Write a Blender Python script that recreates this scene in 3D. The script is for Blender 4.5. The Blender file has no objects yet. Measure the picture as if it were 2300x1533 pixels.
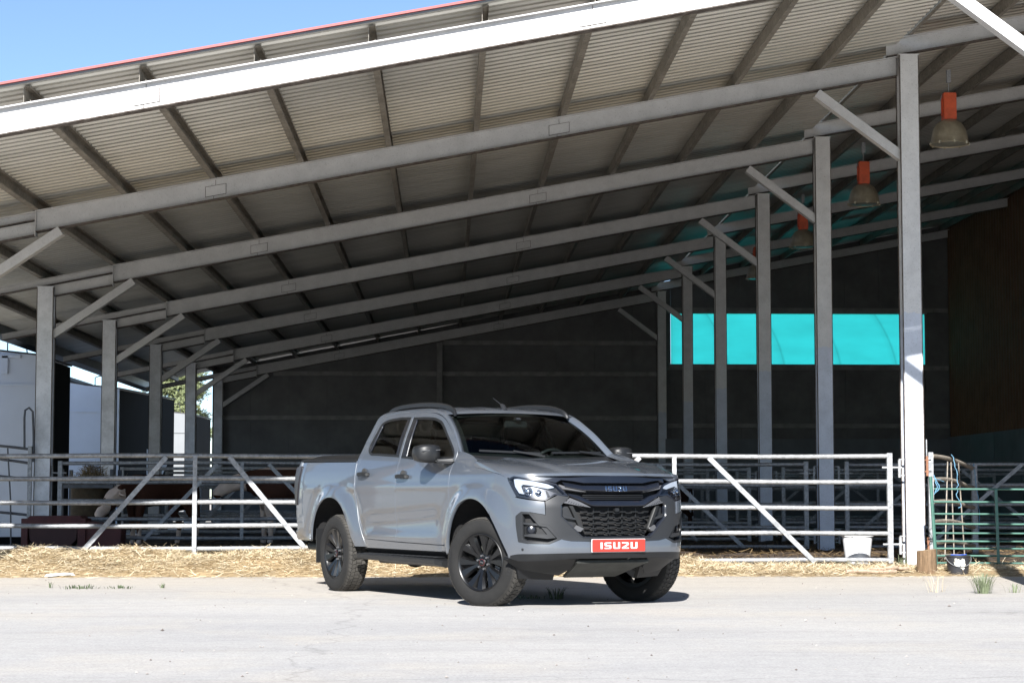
import bpy, bmesh, math, random
import numpy as np
from mathutils import Vector, Matrix
from mathutils.geometry import delaunay_2d_cdt
R = math.radians
scene = bpy.context.scene
# ---------------------------------------------------------------- camera
cam_d = bpy.data.cameras.new("camera"); cam = bpy.data.objects.new("camera", cam_d)
scene.collection.objects.link(cam); scene.camera = cam
cam.location = (0, 0, .933); cam.rotation_euler = (math.pi/2 + .0722, 0, -.0333)
cam_d.sensor_width = 36; cam_d.lens = 4440/2300*36; cam_d.shift_y = 30/2300
cam_d.clip_start = .1; cam_d.clip_end = 3000
# ---------------------------------------------------------------- light
SUN_EL, SUN_AZ = R(30.5), R(9.5)          # azimuth: left of straight behind the camera
sdir = Vector((-math.sin(SUN_AZ)*math.cos(SUN_EL), -math.cos(SUN_AZ)*math.cos(SUN_EL), math.sin(SUN_EL)))
world = bpy.data.worlds.new("World"); scene.world = world; world.use_nodes = True
nt = world.node_tree; bg = nt.nodes["Background"]
sky = nt.nodes.new("ShaderNodeTexSky"); sky.sky_type = 'NISHITA'; sky.sun_disc = False
sky.sun_elevation = SUN_EL; sky.sun_rotation = math.pi + SUN_AZ
sky.air_density = .75; sky.dust_density = .1; sky.ozone_density = 2.4; sky.altitude = 600
nt.links.new(sky.outputs[0], bg.inputs[0]); bg.inputs[1].default_value = .062
sun_d = bpy.data.lights.new("sun", 'SUN'); sun_d.energy = 4.6; sun_d.angle = R(.53); sun_d.color = (1, .975, .935)
sun = bpy.data.objects.new("sun", sun_d); scene.collection.objects.link(sun)
sun.location = (-20, -60, 40); sun.rotation_euler = sdir.to_track_quat('Z', 'Y').to_euler()
vs = scene.view_settings; vs.view_transform = 'Standard'; vs.look = 'None'; vs.gamma = 1; vs.exposure = 1.6
cy = scene.cycles; cy.max_bounces = 8; cy.diffuse_bounces = 5; cy.glossy_bounces = 4; cy.transmission_bounces = 6; cy.transparent_max_bounces = 10
# ---------------------------------------------------------------- helpers
COL = scene.collection
rnd = random.Random(7)
def setp(o, label=None, cat=None, group=None, kind=None):
    if label: o["label"] = label
    if cat: o["category"] = cat
    if group: o["group"] = group
    if kind: o["kind"] = kind
    return o
def empty(name, loc=(0, 0, 0), rz=0, **k):
    o = bpy.data.objects.new(name, None); COL.objects.link(o)
    o.location = loc; o.rotation_euler = (0, 0, rz); o.empty_display_size = .2
    return setp(o, **k)
def mesh_obj(name, verts, faces, mat, parent=None, smooth=False, loc=None, normals=None, mats=None, mi=None):
    me = bpy.data.meshes.new(name); me.from_pydata([tuple(v) for v in verts], [], faces)
    me.materials.append(mat)
    if mats:
        for m in mats: me.materials.append(m)
        me.polygons.foreach_set("material_index", mi)
    me.update()
    if smooth:
        me.polygons.foreach_set("use_smooth", [True]*len(me.polygons))
    if normals is not None:
        me.normals_split_custom_set_from_vertices([tuple(n) for n in normals])
    o = bpy.data.objects.new(name, me); COL.objects.link(o)
    if parent: o.parent = parent
    if loc: o.location = loc
    return o
class MB:
    """collects shapes into one mesh"""
    def __init__(s): s.v = []; s.f = []; s.mi = []
    def add(s, vs_, fs, m=0):
        n = len(s.v); s.v += [tuple(v) for v in vs_]; s.f += [tuple(i+n for i in f) for f in fs]; s.mi += [m]*len(fs); return s
    def box(s, a, b, m=0):
        x0, y0, z0 = a; x1, y1, z1 = b
        return s.add([(x0,y0,z0),(x1,y0,z0),(x1,y1,z0),(x0,y1,z0),(x0,y0,z1),(x1,y0,z1),(x1,y1,z1),(x0,y1,z1)],
                     [(0,3,2,1),(4,5,6,7),(0,1,5,4),(1,2,6,5),(2,3,7,6),(3,0,4,7)], m)
    def hexa(s, p, m=0):
        return s.add(p, [(0,3,2,1),(4,5,6,7),(0,1,5,4),(1,2,6,5),(2,3,7,6),(3,0,4,7)], m)
    def prism(s, poly, ax, a, b, m=0):
        """poly in the two other axes, extruded along axis ax from a to b"""
        def pt(p, t):
            q = list(p); q.insert(ax, t); return tuple(q)
        n = len(poly)
        vv = [pt(p, a) for p in poly] + [pt(p, b) for p in poly]
        ff = [tuple(range(n))[::-1], tuple(range(n, 2*n))] + [(i, (i+1) % n, n+(i+1) % n, n+i) for i in range(n)]
        return s.add(vv, ff, m)
    def bar(s, p, q, w, h, up=(0, 0, 1), m=0):
        """rectangular bar from p to q, w sideways, h along up"""
        p, q = Vector(p), Vector(q); d = (q-p).normalized(); sd = d.cross(Vector(up)).normalized(); u = sd.cross(d)
        vv = [c + sd*sx*w/2 + u*sz*h/2 for c in (p, q) for sx, sz in ((-1,-1),(1,-1),(1,1),(-1,1))]
        return s.add(vv, [(0,3,2,1),(4,5,6,7),(0,1,5,4),(1,2,6,5),(2,3,7,6),(3,0,4,7)], m)
    def tube(s, pts, r, n=10, m=0, cap=True):
        pts = [Vector(p) for p in pts]; rs = r if isinstance(r, (list, tuple)) else [r]*len(pts)
        rings = []; prev = None
        for i, p in enumerate(pts):
            d = (pts[min(i+1, len(pts)-1)] - pts[max(i-1, 0)]).normalized()
            if prev is None:
                a = d.orthogonal().normalized()
            else:
                a = (prev - d*prev.dot(d)).normalized()
            prev = a; b = d.cross(a)
            rings.append([p + (a*math.cos(2*math.pi*k/n) + b*math.sin(2*math.pi*k/n))*rs[i] for k in range(n)])
        vv = [v for rg in rings for v in rg]
        ff = [(i*n+k, i*n+(k+1) % n, (i+1)*n+(k+1) % n, (i+1)*n+k) for i in range(len(pts)-1) for k in range(n)]
        if cap: ff += [tuple(range(n))[::-1], tuple(range((len(pts)-1)*n, len(pts)*n))]
        return s.add(vv, ff, m)
    def lathe(s, prof, n=32, axis='z', c=(0, 0, 0), m=0):
        """prof: list of (r, h)"""
        vv = []
        for r, h in prof:
            for k in range(n):
                a = 2*math.pi*k/n; x, y = r*math.cos(a), r*math.sin(a)
                vv.append({'z': (c[0]+x, c[1]+y, c[2]+h), 'y': (c[0]+x, c[1]+h, c[2]+y), 'x': (c[0]+h, c[1]+x, c[2]+y)}[axis])
        ff = [(i*n+k, i*n+(k+1) % n, (i+1)*n+(k+1) % n, (i+1)*n+k) for i in range(len(prof)-1) for k in range(n)]
        return s.add(vv, ff, m)
    def build(s, name, mat, parent=None, smooth=False, mats=None, bevel=0, sharp=35, loc=None, rot=None):
        me = bpy.data.meshes.new(name); me.from_pydata(s.v, [], s.f); me.materials.append(mat)
        if mats:
            for m in mats: me.materials.append(m)
            me.polygons.foreach_set("material_index", s.mi)
        me.update(); bm = bmesh.new(); bm.from_mesh(me)
        bmesh.ops.recalc_face_normals(bm, faces=bm.faces)
        if bevel:
            ed = [e for e in bm.edges if len(e.link_faces) == 2 and e.calc_face_angle(0) > R(30)]
            bmesh.ops.bevel(bm, geom=ed, offset=bevel, segments=2, affect='EDGES', clamp_overlap=True)
        if smooth:
            for f in bm.faces: f.smooth = True
            for e in bm.edges:
                e.smooth = not (len(e.link_faces) == 2 and e.calc_face_angle(0) > R(sharp))
        bm.to_mesh(me); bm.free()
        o = bpy.data.objects.new(name, me); COL.objects.link(o)
        if parent: o.parent = parent
        if loc: o.location = loc
        if rot: o.rotation_euler = rot
        return o
def copy_tree(o, parent=None):
    c = o.copy(); COL.objects.link(c)
    if parent is not None: c.parent = parent
    for ch in [x for x in COL.objects if x.parent == o]: copy_tree(ch, c)
    return c
# ---------------------------------------------------------------- materials
def newmat(name):
    m = bpy.data.materials.new(name); m.use_nodes = True; n = m.node_tree
    return m, n, n.nodes["Principled BSDF"]
def nd(n, t, **k):
    x = n.nodes.new(t)
    for a, b in k.items():
        if a in x.inputs.keys() if not hasattr(x, a) else False: x.inputs[a].default_value = b
        else: setattr(x, a, b)
    return x
def noise(n, scale, detail=4, rough=.6, vec=None, stretch=None):
    tc = n.nodes.new("ShaderNodeTexCoord"); t = n.nodes.new("ShaderNodeTexNoise")
    t.inputs["Scale"].default_value = scale; t.inputs["Detail"].default_value = detail; t.inputs["Roughness"].default_value = rough
    if stretch:
        mp = n.nodes.new("ShaderNodeMapping"); mp.inputs["Scale"].default_value = stretch
        n.links.new(tc.outputs["Object"], mp.inputs[0]); n.links.new(mp.outputs[0], t.inputs["Vector"])
    else: n.links.new(tc.outputs["Object"], t.inputs["Vector"])
    return t.outputs["Fac"]
def ramp(n, fac, stops):
    r = n.nodes.new("ShaderNodeValToRGB"); e = r.color_ramp.elements
    while len(e) < len(stops): e.new(.5)
    for i, (p, c) in enumerate(stops):
        e[i].position = p; e[i].color = (c, c, c, 1) if isinstance(c, (int, float)) else (*c, 1)
    n.links.new(fac, r.inputs[0]); return r.outputs[0]
def mix(n, fac, a, b, mode='MIX'):
    x = n.nodes.new("ShaderNodeMix"); x.data_type = 'RGBA'; x.blend_type = mode
    for sock, v in ((x.inputs[0], fac), (x.inputs[6], a), (x.inputs[7], b)):
        if isinstance(v, (int, float)): sock.default_value = v if sock == x.inputs[0] else (v, v, v, 1)
        elif isinstance(v, tuple): sock.default_value = (*v, 1)
        else: n.links.new(v, sock)
    return x.outputs[2]
def bump(n, b, h, strength=.3, dist=.01):
    x = n.nodes.new("ShaderNodeBump"); x.inputs["Strength"].default_value = strength; x.inputs["Distance"].default_value = dist
    n.links.new(h, x.inputs["Height"]); n.links.new(x.outputs[0], b.inputs["Normal"])
def simple(name, col, rough=.6, metal=0, var=.12, vs_=3, bmp=0, bs=40, coat=0, spots=None, stretch=None, spec=None):
    m, n, b = newmat(name)
    b.inputs["Roughness"].default_value = rough; b.inputs["Metallic"].default_value = metal; b.inputs["Coat Weight"].default_value = coat
    b.inputs["Coat Roughness"].default_value = .03
    if spec is not None: b.inputs["Specular IOR Level"].default_value = spec
    c = ramp(n, noise(n, vs_, 6, .65, stretch=stretch), [(.3, tuple(x*(1-var) for x in col)), (.7, tuple(min(1, x*(1+var)) for x in col))])
    if spots:
        sc, lo, scol = spots
        c = mix(n, ramp(n, noise(n, sc, 5, .7), [(lo, 0.), (lo+.08, 1.)]), c, scol)
    n.links.new(c, b.inputs["Base Color"])
    if bmp: bump(n, b, noise(n, bs, 5), bmp, .01)
    return m
def seps(n, kind="Object"):
    tc = n.nodes.new("ShaderNodeTexCoord"); s = n.nodes.new("ShaderNodeSeparateXYZ"); n.links.new(tc.outputs[kind], s.inputs[0]); return s
def mth(n, op, a, b=None, clamp=False):
    x = n.nodes.new("ShaderNodeMath"); x.operation = op; x.use_clamp = clamp
    for i, v in enumerate((a, b)):
        if v is None: continue
        if isinstance(v, (int, float)): x.inputs[i].default_value = v
        else: n.links.new(v, x.inputs[i])
    return x.outputs[0]
def geo_pos(n):
    g = n.nodes.new("ShaderNodeNewGeometry"); s = n.nodes.new("ShaderNodeSeparateXYZ"); n.links.new(g.outputs["Position"], s.inputs[0]); return s, g

def m_yard():
    m, n, b = newmat("weathered_asphalt"); b.inputs["Roughness"].default_value = .93; b.inputs["Specular IOR Level"].default_value = .2
    base = ramp(n, noise(n, .22, 5, .6, stretch=(1, 1.8, 1)), [(.35, (.335, .328, .322)), (.65, (.392, .378, .360))])
    sand = ramp(n, noise(n, .35, 6, .65), [(.50, 0.), (.66, .85)])
    c = mix(n, sand, base, (.41, .38, .34))
    # sandy strip near the barn
    s, g = geo_pos(n)
    strip = ramp(n, mth(n, 'ADD', s.outputs[1], mth(n, 'MULTIPLY', noise(n, .8, 4), 3.)), [(0, 0.), (1, 1.)])
    st = n.nodes.new("ShaderNodeMapRange"); st.inputs[1].default_value = 19.6; st.inputs[2].default_value = 23.4
    n.links.new(mth(n, 'ADD', s.outputs[1], mth(n, 'MULTIPLY', noise(n, .7, 4), 3.)), st.inputs[0]); st.inputs[4].default_value = .75
    c = mix(n, st.outputs[0], c, (.41, .375, .33))
    # fine aggregate
    sp = ramp(n, noise(n, 55, 3, .7), [(.34, .72), (.5, 1.), (.66, 1.16)])
    c = mix(n, .8, c, sp, 'MULTIPLY')
    sp3 = ramp(n, noise(n, 9, 5, .75), [(.3, .86), (.7, 1.1)])
    c = mix(n, .8, c, sp3, 'MULTIPLY')
    v = n.nodes.new("ShaderNodeTexVoronoi"); v.feature = 'F1'; v.inputs["Scale"].default_value = 5.5
    tc = n.nodes.new("ShaderNodeTexCoord"); n.links.new(tc.outputs["Object"], v.inputs["Vector"])
    dk = ramp(n, v.outputs["Distance"], [(.0, 1.), (.05, 0.)])
    rg = ramp(n, v.outputs["Color"], [(.80, 0.), (.82, 1.)])
    c = mix(n, mix(n, 1., dk, rg, 'MULTIPLY'), c, (.12, .10, .09))
    # streaks of old patching and tyre dust
    stn = ramp(n, noise(n, .6, 6, .7, stretch=(.5, 3.2, 1)), [(.34, .90), (.5, 1.), (.7, 1.03)])
    c = mix(n, .9, c, stn, 'MULTIPLY')
    # cracks
    vc = n.nodes.new("ShaderNodeTexVoronoi"); vc.feature = 'DISTANCE_TO_EDGE'; vc.inputs["Scale"].default_value = .16
    mp = n.nodes.new("ShaderNodeMapping"); nz = n.nodes.new("ShaderNodeTexNoise"); nz.inputs["Scale"].default_value = 1.6; nz.inputs["Detail"].default_value = 6
    n.links.new(tc.outputs["Object"], nz.inputs["Vector"])
    ad = n.nodes.new("ShaderNodeVectorMath"); ad.operation = 'MULTIPLY_ADD'; ad.inputs[1].default_value = (.8, .8, 0)
    n.links.new(nz.outputs["Color"], ad.inputs[0]); n.links.new(tc.outputs["Object"], ad.inputs[2]); n.links.new(ad.outputs[0], vc.inputs["Vector"])
    ck = ramp(n, vc.outputs["Distance"], [(.0, .75), (.003, 1.)])
    c = mix(n, .75, c, ck, 'MULTIPLY')
    n.links.new(c, b.inputs["Base Color"]); bump(n, b, noise(n, 90, 4, .7), .5, .006)
    return m
def m_galv(name, col=(.42, .43, .45), metal=.35, rough=.5):
    m, n, b = newmat(name); b.inputs["Roughness"].default_value = rough; b.inputs["Metallic"].default_value = metal
    c = ramp(n, noise(n, 22, 5, .75), [(.32, tuple(x*.62 for x in col)), (.5, col), (.68, tuple(min(1, x*1.35) for x in col))])
    c2 = ramp(n, noise(n, 2.2, 5, .7), [(.35, .75), (.65, 1.12)])
    c = mix(n, 1., c, c2, 'MULTIPLY')
    rust = ramp(n, noise(n, 6, 6, .7), [(.66, 0.), (.75, .5)])
    c = mix(n, rust, c, (.26, .2, .15))
    n.links.new(c, b.inputs["Base Color"]); bump(n, b, noise(n, 60, 4), .12, .004)
    return m
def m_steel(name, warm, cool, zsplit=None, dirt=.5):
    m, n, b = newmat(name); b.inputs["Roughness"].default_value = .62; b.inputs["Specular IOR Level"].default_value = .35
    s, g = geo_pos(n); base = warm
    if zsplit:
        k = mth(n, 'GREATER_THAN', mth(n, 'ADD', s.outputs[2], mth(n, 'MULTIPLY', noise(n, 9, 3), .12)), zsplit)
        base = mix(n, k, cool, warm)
    d = ramp(n, noise(n, 3.5, 7, .7), [(.3, 1-dirt*.45), (.62, 1.08)])
    c = mix(n, 1., base, d, 'MULTIPLY')
    d2 = ramp(n, noise(n, 60, 4, .75), [(.34, .45), (.42, 1.)])
    c = mix(n, .6, c, d2, 'MULTIPLY')
    n.links.new(c, b.inputs["Base Color"]); bump(n, b, noise(n, 25, 4), .08, .005)
    return m
def m_straw(name, a, b_, c_, rough=.75):
    m, n, b = newmat(name); b.inputs["Roughness"].default_value = rough; b.inputs["Specular IOR Level"].default_value = .3
    g = n.nodes.new("ShaderNodeNewGeometry")
    c = ramp(n, g.outputs["Random Per Island"], [(0, a), (.5, b_), (1, c_)])
    c = mix(n, 1., c, ramp(n, noise(n, 1.3, 5, .7), [(.3, .72), (.7, 1.12)]), 'MULTIPLY')
    n.links.new(c, b.inputs["Base Color"]); return m
def m_glass(name, tint=(.55, .62, .58), refl=.045, alpha=.8):
    m = bpy.data.materials.new(name); m.use_nodes = True; n = m.node_tree; n.nodes.clear()
    out = n.nodes.new("ShaderNodeOutputMaterial"); tr = n.nodes.new("ShaderNodeBsdfTransparent"); gl = n.nodes.new("ShaderNodeBsdfGlossy")
    tr.inputs[0].default_value = (*tint, 1); gl.inputs["Roughness"].default_value = .02; gl.inputs[0].default_value = (.5, .52, .55, 1)
    fr = n.nodes.new("ShaderNodeFresnel"); fr.inputs[0].default_value = 1.5; mx = n.nodes.new("ShaderNodeMixShader")
    f2 = mth(n, 'MAXIMUM', mth(n, 'ADD', fr.outputs[0], refl), .012)
    n.links.new(f2, mx.inputs[0]); n.links.new(tr.outputs[0], mx.inputs[1]); n.links.new(gl.outputs[0], mx.inputs[2]); n.links.new(mx.outputs[0], out.inputs[0])
    return m
M = {}
M['yard'] = m_yard()
M['galv'] = m_galv("galvanised_tube", (.26, .268, .28))
M['galv_dull'] = m_galv("dull_galvanised_tube", (.30, .31, .32), .25, .6)
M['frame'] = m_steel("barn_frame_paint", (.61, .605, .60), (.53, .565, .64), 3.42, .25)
M['frame_left'] = m_steel("left_column_paint", (.62, .635, .66), None, None, .6)
M['rustedge'] = simple("rusty_edge", (.10, .085, .075), .85, 0, .5, 9, spots=(14, .5, (.05, .035, .028)))
M['beam'] = m_steel("barn_beam_paint", (.49, .485, .48), None, None, .25)
M['purlin'] = m_galv("purlin_zinc", (.24, .22, .19), .2, .6)
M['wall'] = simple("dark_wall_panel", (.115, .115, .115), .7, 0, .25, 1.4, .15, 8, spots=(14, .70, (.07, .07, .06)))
M['wallbase'] = simple("concrete_base", (.13, .14, .155), .85, 0, .2, .8, .3, 12)
M['girt'] = simple("wall_girt", (.19, .185, .18), .7, 0, .3, 3, .1)
M['red_trim'] = simple("red_roof_edge", (.20, .014, .014), .45, 0, .1)
M['dark'] = simple("black_rubber", (.012, .012, .013), .55, 0, .1)
def m_roof():
    m, n, b = newmat("roof_sheet"); b.inputs["Roughness"].default_value = .38; b.inputs["Metallic"].default_value = .5
    c = ramp(n, noise(n, 1.1, 6, .65, stretch=(.5, 2, 1)), [(.3, (.47, .465, .43)), (.7, (.62, .61, .57))])
    c = mix(n, ramp(n, noise(n, 7, 6, .8), [(.62, 0.), (.8, .4)]), c, (.30, .26, .20))
    n.links.new(c, b.inputs["Base Color"]); return m
M['roof'] = m_roof()
M['wallrib'] = simple("brown_ribbed_sheet", (.13, .078, .048), .7, 0, .2, 2, spec=.15)
M['gutter'] = simple("gutter_metal", (.17, .19, .21), .5, .3, .2, 3)
V = lambda k: 25.77 + (k-1)*6.02
T = lambda u: 5.66 + .187*u                 # top line of the lower beams
T2 = lambda u: 7.0 + .187*(u-5.83)          # top line of the upper beams
# ---------------------------------------------------------------- ground
def grid(u0, u1, v0, v1, nu, nv, fz):
    us = np.linspace(u0, u1, nu); vv = np.linspace(v0, v1, nv)
    verts = [(u, v, fz(u, v)) for v in vv for u in us]
    faces = [(j*nu+i, j*nu+i+1, (j+1)*nu+i+1, (j+1)*nu+i) for j in range(nv-1) for i in range(nu-1)]
    return verts, faces
vv, ff = grid(-500, 500, -300, 700, 11, 11, lambda u, v: 0)
setp(mesh_obj("yard_ground", vv, ff, M['yard']), kind="structure")
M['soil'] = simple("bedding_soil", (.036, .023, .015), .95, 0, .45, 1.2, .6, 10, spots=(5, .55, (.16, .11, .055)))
M['grass_ground'] = simple("pale_concrete_yard", (.34, .32, .28), .95, 0, .35, .4, .5, 6)
from mathutils import noise as mnoise
def fbm(x, y, s=1., o=4): return mnoise.fractal(Vector((x*s, y*s, 3.7)), 1.0, 2.0, o)
def floor_z(u, v):
    e = min(1, max(0, (v-26.2)/1.5))
    return .006 + e*(.07 + .09*abs(fbm(u, v, .55)) + .05*fbm(u, v, 2.1)) if v > 25.8 else .006
vv, ff = grid(-6.75, 14.3, 23.9, 56.6, 140, 210, floor_z)
setp(mesh_obj("barn_floor", vv, ff, M['soil'], smooth=True), kind="structure")
vv, ff = grid(-60, -6.7, 26.6, 120, 4, 4, lambda u, v: .004)
setp(mesh_obj("side_yard_ground", vv, ff, M['grass_ground']), kind="structure")
# ---------------------------------------------------------------- straw
def bank_z(u, v):
    f = min(1, max(0, (u+.2)/1.2)); top = .225*(1-f) + .055*f
    mound = .10*math.exp(-((u-3.0)/.45)**2)*math.exp(-((v-24.9)/.4)**2)
    ctr = 25.5*(1-f)+24.7*f; w = ((1.95-.75*f)+.26*fbm(u, 0, .9)+.12*fbm(u, 0, 4)) if v < ctr else (.9+.6*f)
    h = top*max(0, 1-((v-ctr)/w)**2)
    return -.02 if h <= .004 else max(.006, (h+mound)*(1+.45*fbm(u, v, 1.3)) + .02*fbm(u, v, 5))
M['straw_base'] = m_straw("straw_mat_base", (.27, .20, .115), (.27, .20, .115), (.27, .20, .115), .9)
M['straw'] = m_straw("straw_stalks", (.34, .26, .155), (.55, .45, .29), (.72, .64, .49))
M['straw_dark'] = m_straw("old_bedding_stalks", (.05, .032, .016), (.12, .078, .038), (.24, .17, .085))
vv, ff = grid(-13, 8.5, 23.42, 26.5, 260, 46, lambda u, v: bank_z(u, v)+.004)
setp(mesh_obj("straw_bank", vv, ff, M['straw_base'], smooth=True), kind="stuff")
def stalks(name, n, samp, mat, lmin, lmax, w, seed, lift=.35, zoff=.005):
    rs = np.random.RandomState(seed)
    verts = np.zeros((n*4, 3)); faces = []
    for i in range(n):
        u, v, z = samp(rs); L = rs.uniform(lmin, lmax); a = rs.uniform(0, 2*math.pi); t = rs.normal(0, lift)
        d = np.array([math.cos(a)*math.cos(t), math.sin(a)*math.cos(t), abs(math.sin(t))]); sd = np.array([-math.sin(a), math.cos(a), rs.uniform(-.8, .8)])
        sd /= np.linalg.norm(sd); ww = w*rs.uniform(.6, 1.3)/2; p = np.array([u, v, z+zoff+rs.uniform(0, .02)])
        verts[4*i] = p-sd*ww; verts[4*i+1] = p+sd*ww; verts[4*i+2] = p+d*L+sd*ww*.7; verts[4*i+3] = p+d*L-sd*ww*.7
        faces.append((4*i, 4*i+1, 4*i+2, 4*i+3))
    return mesh_obj(name, verts, faces, mat)
def s_bank(rs):
    while True:
        u = rs.uniform(-8.5, 8.3); v = 23.35 + 3.1*rs.beta(1.3, 1.25)
        if u > 4.8 and rs.rand() < .55: continue
        z = bank_z(u, v)
        if z < 0:
            if rs.rand() < .8: continue
            z = .003
        if v < 23.9 and rs.rand() < .45: continue
        return u, v, z
setp(stalks("loose_straw", 62000, s_bank, M['straw'], .04, .19, .0055, 3, .24), kind="stuff")
def s_bed(rs):
    v = 26.4 + 20*rs.beta(1., 2.6); u = rs.uniform(-7.4, 13)
    return u, v, floor_z(u, v)
setp(stalks("bedding_straw", 20000, s_bed, M['straw_dark'], .05, .20, .008, 4, .25), kind="stuff")
# stray stalks on the yard
def s_stray(rs):
    return rs.uniform(-8, 7), 23.75-abs(rs.normal(0, .38)), 0
setp(stalks("stray_stalks", 1700, s_stray, M['straw'], .03, .14, .006, 5, .03, .002), kind="stuff")
# small stones
mb = MB(); rs = np.random.RandomState(8)
for i in range(300):
    v = rs.uniform(9, 23.5); u = rs.uniform(-.3*v, .3*v); r = rs.uniform(.003, .010)
    if rs.rand() < .03: r *= 2
    s = [(r*rs.uniform(.7, 1.2)) for _ in range(6)]
    mb.add([(u+s[0], v, r*.3), (u, v+s[1], r*.3), (u-s[2], v, r*.3), (u, v-s[3], r*.3), (u, v, r*1.1), (u, v, 0)],
           [(0,1,4),(1,2,4),(2,3,4),(3,0,4),(1,0,5),(2,1,5),(3,2,5),(0,3,5)])
M['stone'] = m_straw("pebbles", (.12, .10, .09), (.28, .26, .24), (.5, .47, .43))
setp(mb.build("loose_pebbles", M['stone']), kind="stuff")

# ---------------------------------------------------------------- barn
barn = empty("cattle_barn", (0, 0, 0), label="open fronted steel cattle barn with sloping corrugated roof and grey frames", cat="barn")
def corr(n_wave_len=.2, v0=19.58, v1=56.95):
    L = n_wave_len; out = []; v = v0
    prof = [(0, 0), (.30, 0), (.42, .021), (.78, .021), (.9, 0)]
    k = 0
    while v0 + k*L < v1:
        for t, h in prof: out.append((v0+(k+t)*L, h))
        k += 1
    return out
def roof_sheet(u0, u1, zf, name):
    pts = corr(); vv, ff = [], []
    for v, h in pts:
        vv += [(u0, v, zf(u0)+h), (u1, v, zf(u1)+h), (u0, v, zf(u0)+h+.012), (u1, v, zf(u1)+h+.012)]
    n = len(pts)
    for i in range(n-1):
        a, b = 4*i, 4*i+4
        ff += [(a, a+1, b+1, b), (a+2, b+2, b+3, a+3), (a, b, b+2, a+2), (a+1, a+3, b+3, b+1)]
    ff += [(0, 2, 3, 1), (4*n-4, 4*n-3, 4*n-1, 4*n-2)]
    return mesh_obj(name, vv, ff, M['roof'], barn)
PH = .17
roof_sheet(-8.62, 5.98, lambda u: T(u)+PH, "roof_sheet")
roof_sheet(5.80, 17.2, lambda u: T2(u)+PH, "roof_sheet")
# edge trims
mb = MB(); mb.bar((-8.62, 19.55, T(-8.62)+PH+.031), (5.98, 19.555, T(5.98)+PH+.031), .05, .024); mb.build("roof_edge_trim", M['red_trim'], barn)
mb = MB(); mb.bar((5.8, 19.55, T2(5.8)+PH+.031), (17.2, 19.555, T2(17.2)+PH+.031), .05, .024); mb.build("roof_edge_trim", M['red_trim'], barn)
mb = MB(); mb.bar((-8.62, 19.57, T(-8.62)+PH+.010), (5.98, 19.57, T(5.98)+PH+.010), .012, .018); mb.build("roof_edge_closure", M['gutter'], barn)
# ridge-side gutter strip at the eave
mb = MB(); mb.prism([(-8.50, T(-8.5)-.02), (-8.50, T(-8.5)+PH-.002), (-8.66, T(-8.6)+PH-.002), (-8.76, T(-8.6)+PH-.03), (-8.76, T(-8.6)-.03), (-8.66, T(-8.6)-.06)], 1, 19.66, 57.0)
mb.build("eave_gutter", M['gutter'], barn)
# purlins: each its own part, thin C sections
def purlin(u, z):
    mb = MB(); y0, y1 = 19.70, 56.9; g = .187; t = .004
    def pc(a, b, c, d):
        mb.hexa([(u+a, y0, z+c+g*a), (u+b, y0, z+c+g*b), (u+b, y1, z+c+g*b), (u+a, y1, z+c+g*a), (u+a, y0, z+d+g*a), (u+b, y0, z+d+g*b), (u+b, y1, z+d+g*b), (u+a, y1, z+d+g*a)])
    pc(-.035, -.035+t, .003+t, PH-.004-t); pc(-.035, .035, .003, .003+t); pc(-.035, .035, PH-.004-t, PH-.004); pc(.035-t, .035, .003+t, .022); pc(.035-t, .035, PH-.024, PH-.004-t)
    mb.build("purlin", M['purlin'], barn)
for j in range(-3, 9):
    u = -4.2 + 1.147*j
    if -8.4 < u < 5.9: purlin(u, T(u))
for j in range(0, 9): purlin(6.15 + 1.147*j, T2(6.15 + 1.147*j))
def ibeam(mb, u0, zt0, zb0, u1, zt1, zb1, v, fw=.15, tf=.012, tw=.02):
    """beam in the plane v running u0 -> u1 with top and bottom heights at both ends"""
    def slab(a0, b0, a1, b1, w):
        mb.hexa([(u0, v-w/2, a0), (u1, v-w/2, a1), (u1, v+w/2, a1), (u0, v+w/2, a0), (u0, v-w/2, b0), (u1, v-w/2, b1), (u1, v+w/2, b1), (u0, v+w/2, b0)])
    slab(zt0-tf, zt0, zt1-tf, zt1, fw)
    mb.hexa([(u0, v-fw/2, zb0), (u1, v-fw/2, zb1), (u1, v+fw/2, zb1), (u0, v+fw/2, zb0), (u0, v-fw/2, zb0+tf), (u1, v-fw/2, zb1+tf), (u1, v+fw/2, zb1+tf), (u0, v+fw/2, zb0+tf)], 1); slab(zb0+tf, zt0-tf, zb1+tf, zt1-tf, tw)
def column(u0, u1, v, z1, mt='frame'):
    mb = MB(); d = .115
    mb.box((u0, v-d, 0), (u1, v-d+.015, z1)); mb.box((u0, v+d-.015, 0), (u1, v+d, z1)); c = (u0+u1)/2
    mb.box((c-.009, v-d+.015, 0), (c+.009, v+d-.015, z1)); mb.box((u0-.01, v-d-.004, z1), (u1+.01, v+d+.004, z1+.012))
    for a, b_ in ((u0-.002, u0+.010), (u1-.010, u1+.002)):
        for w0, w1 in ((v-d-.002, v-d+.017), (v+d-.017, v+d+.002)): mb.box((a, w0, 0), (b_, w1, z1-.002), 1)
    return mb.build("column", M[mt], barn, mats=[M['rustedge']])
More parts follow.
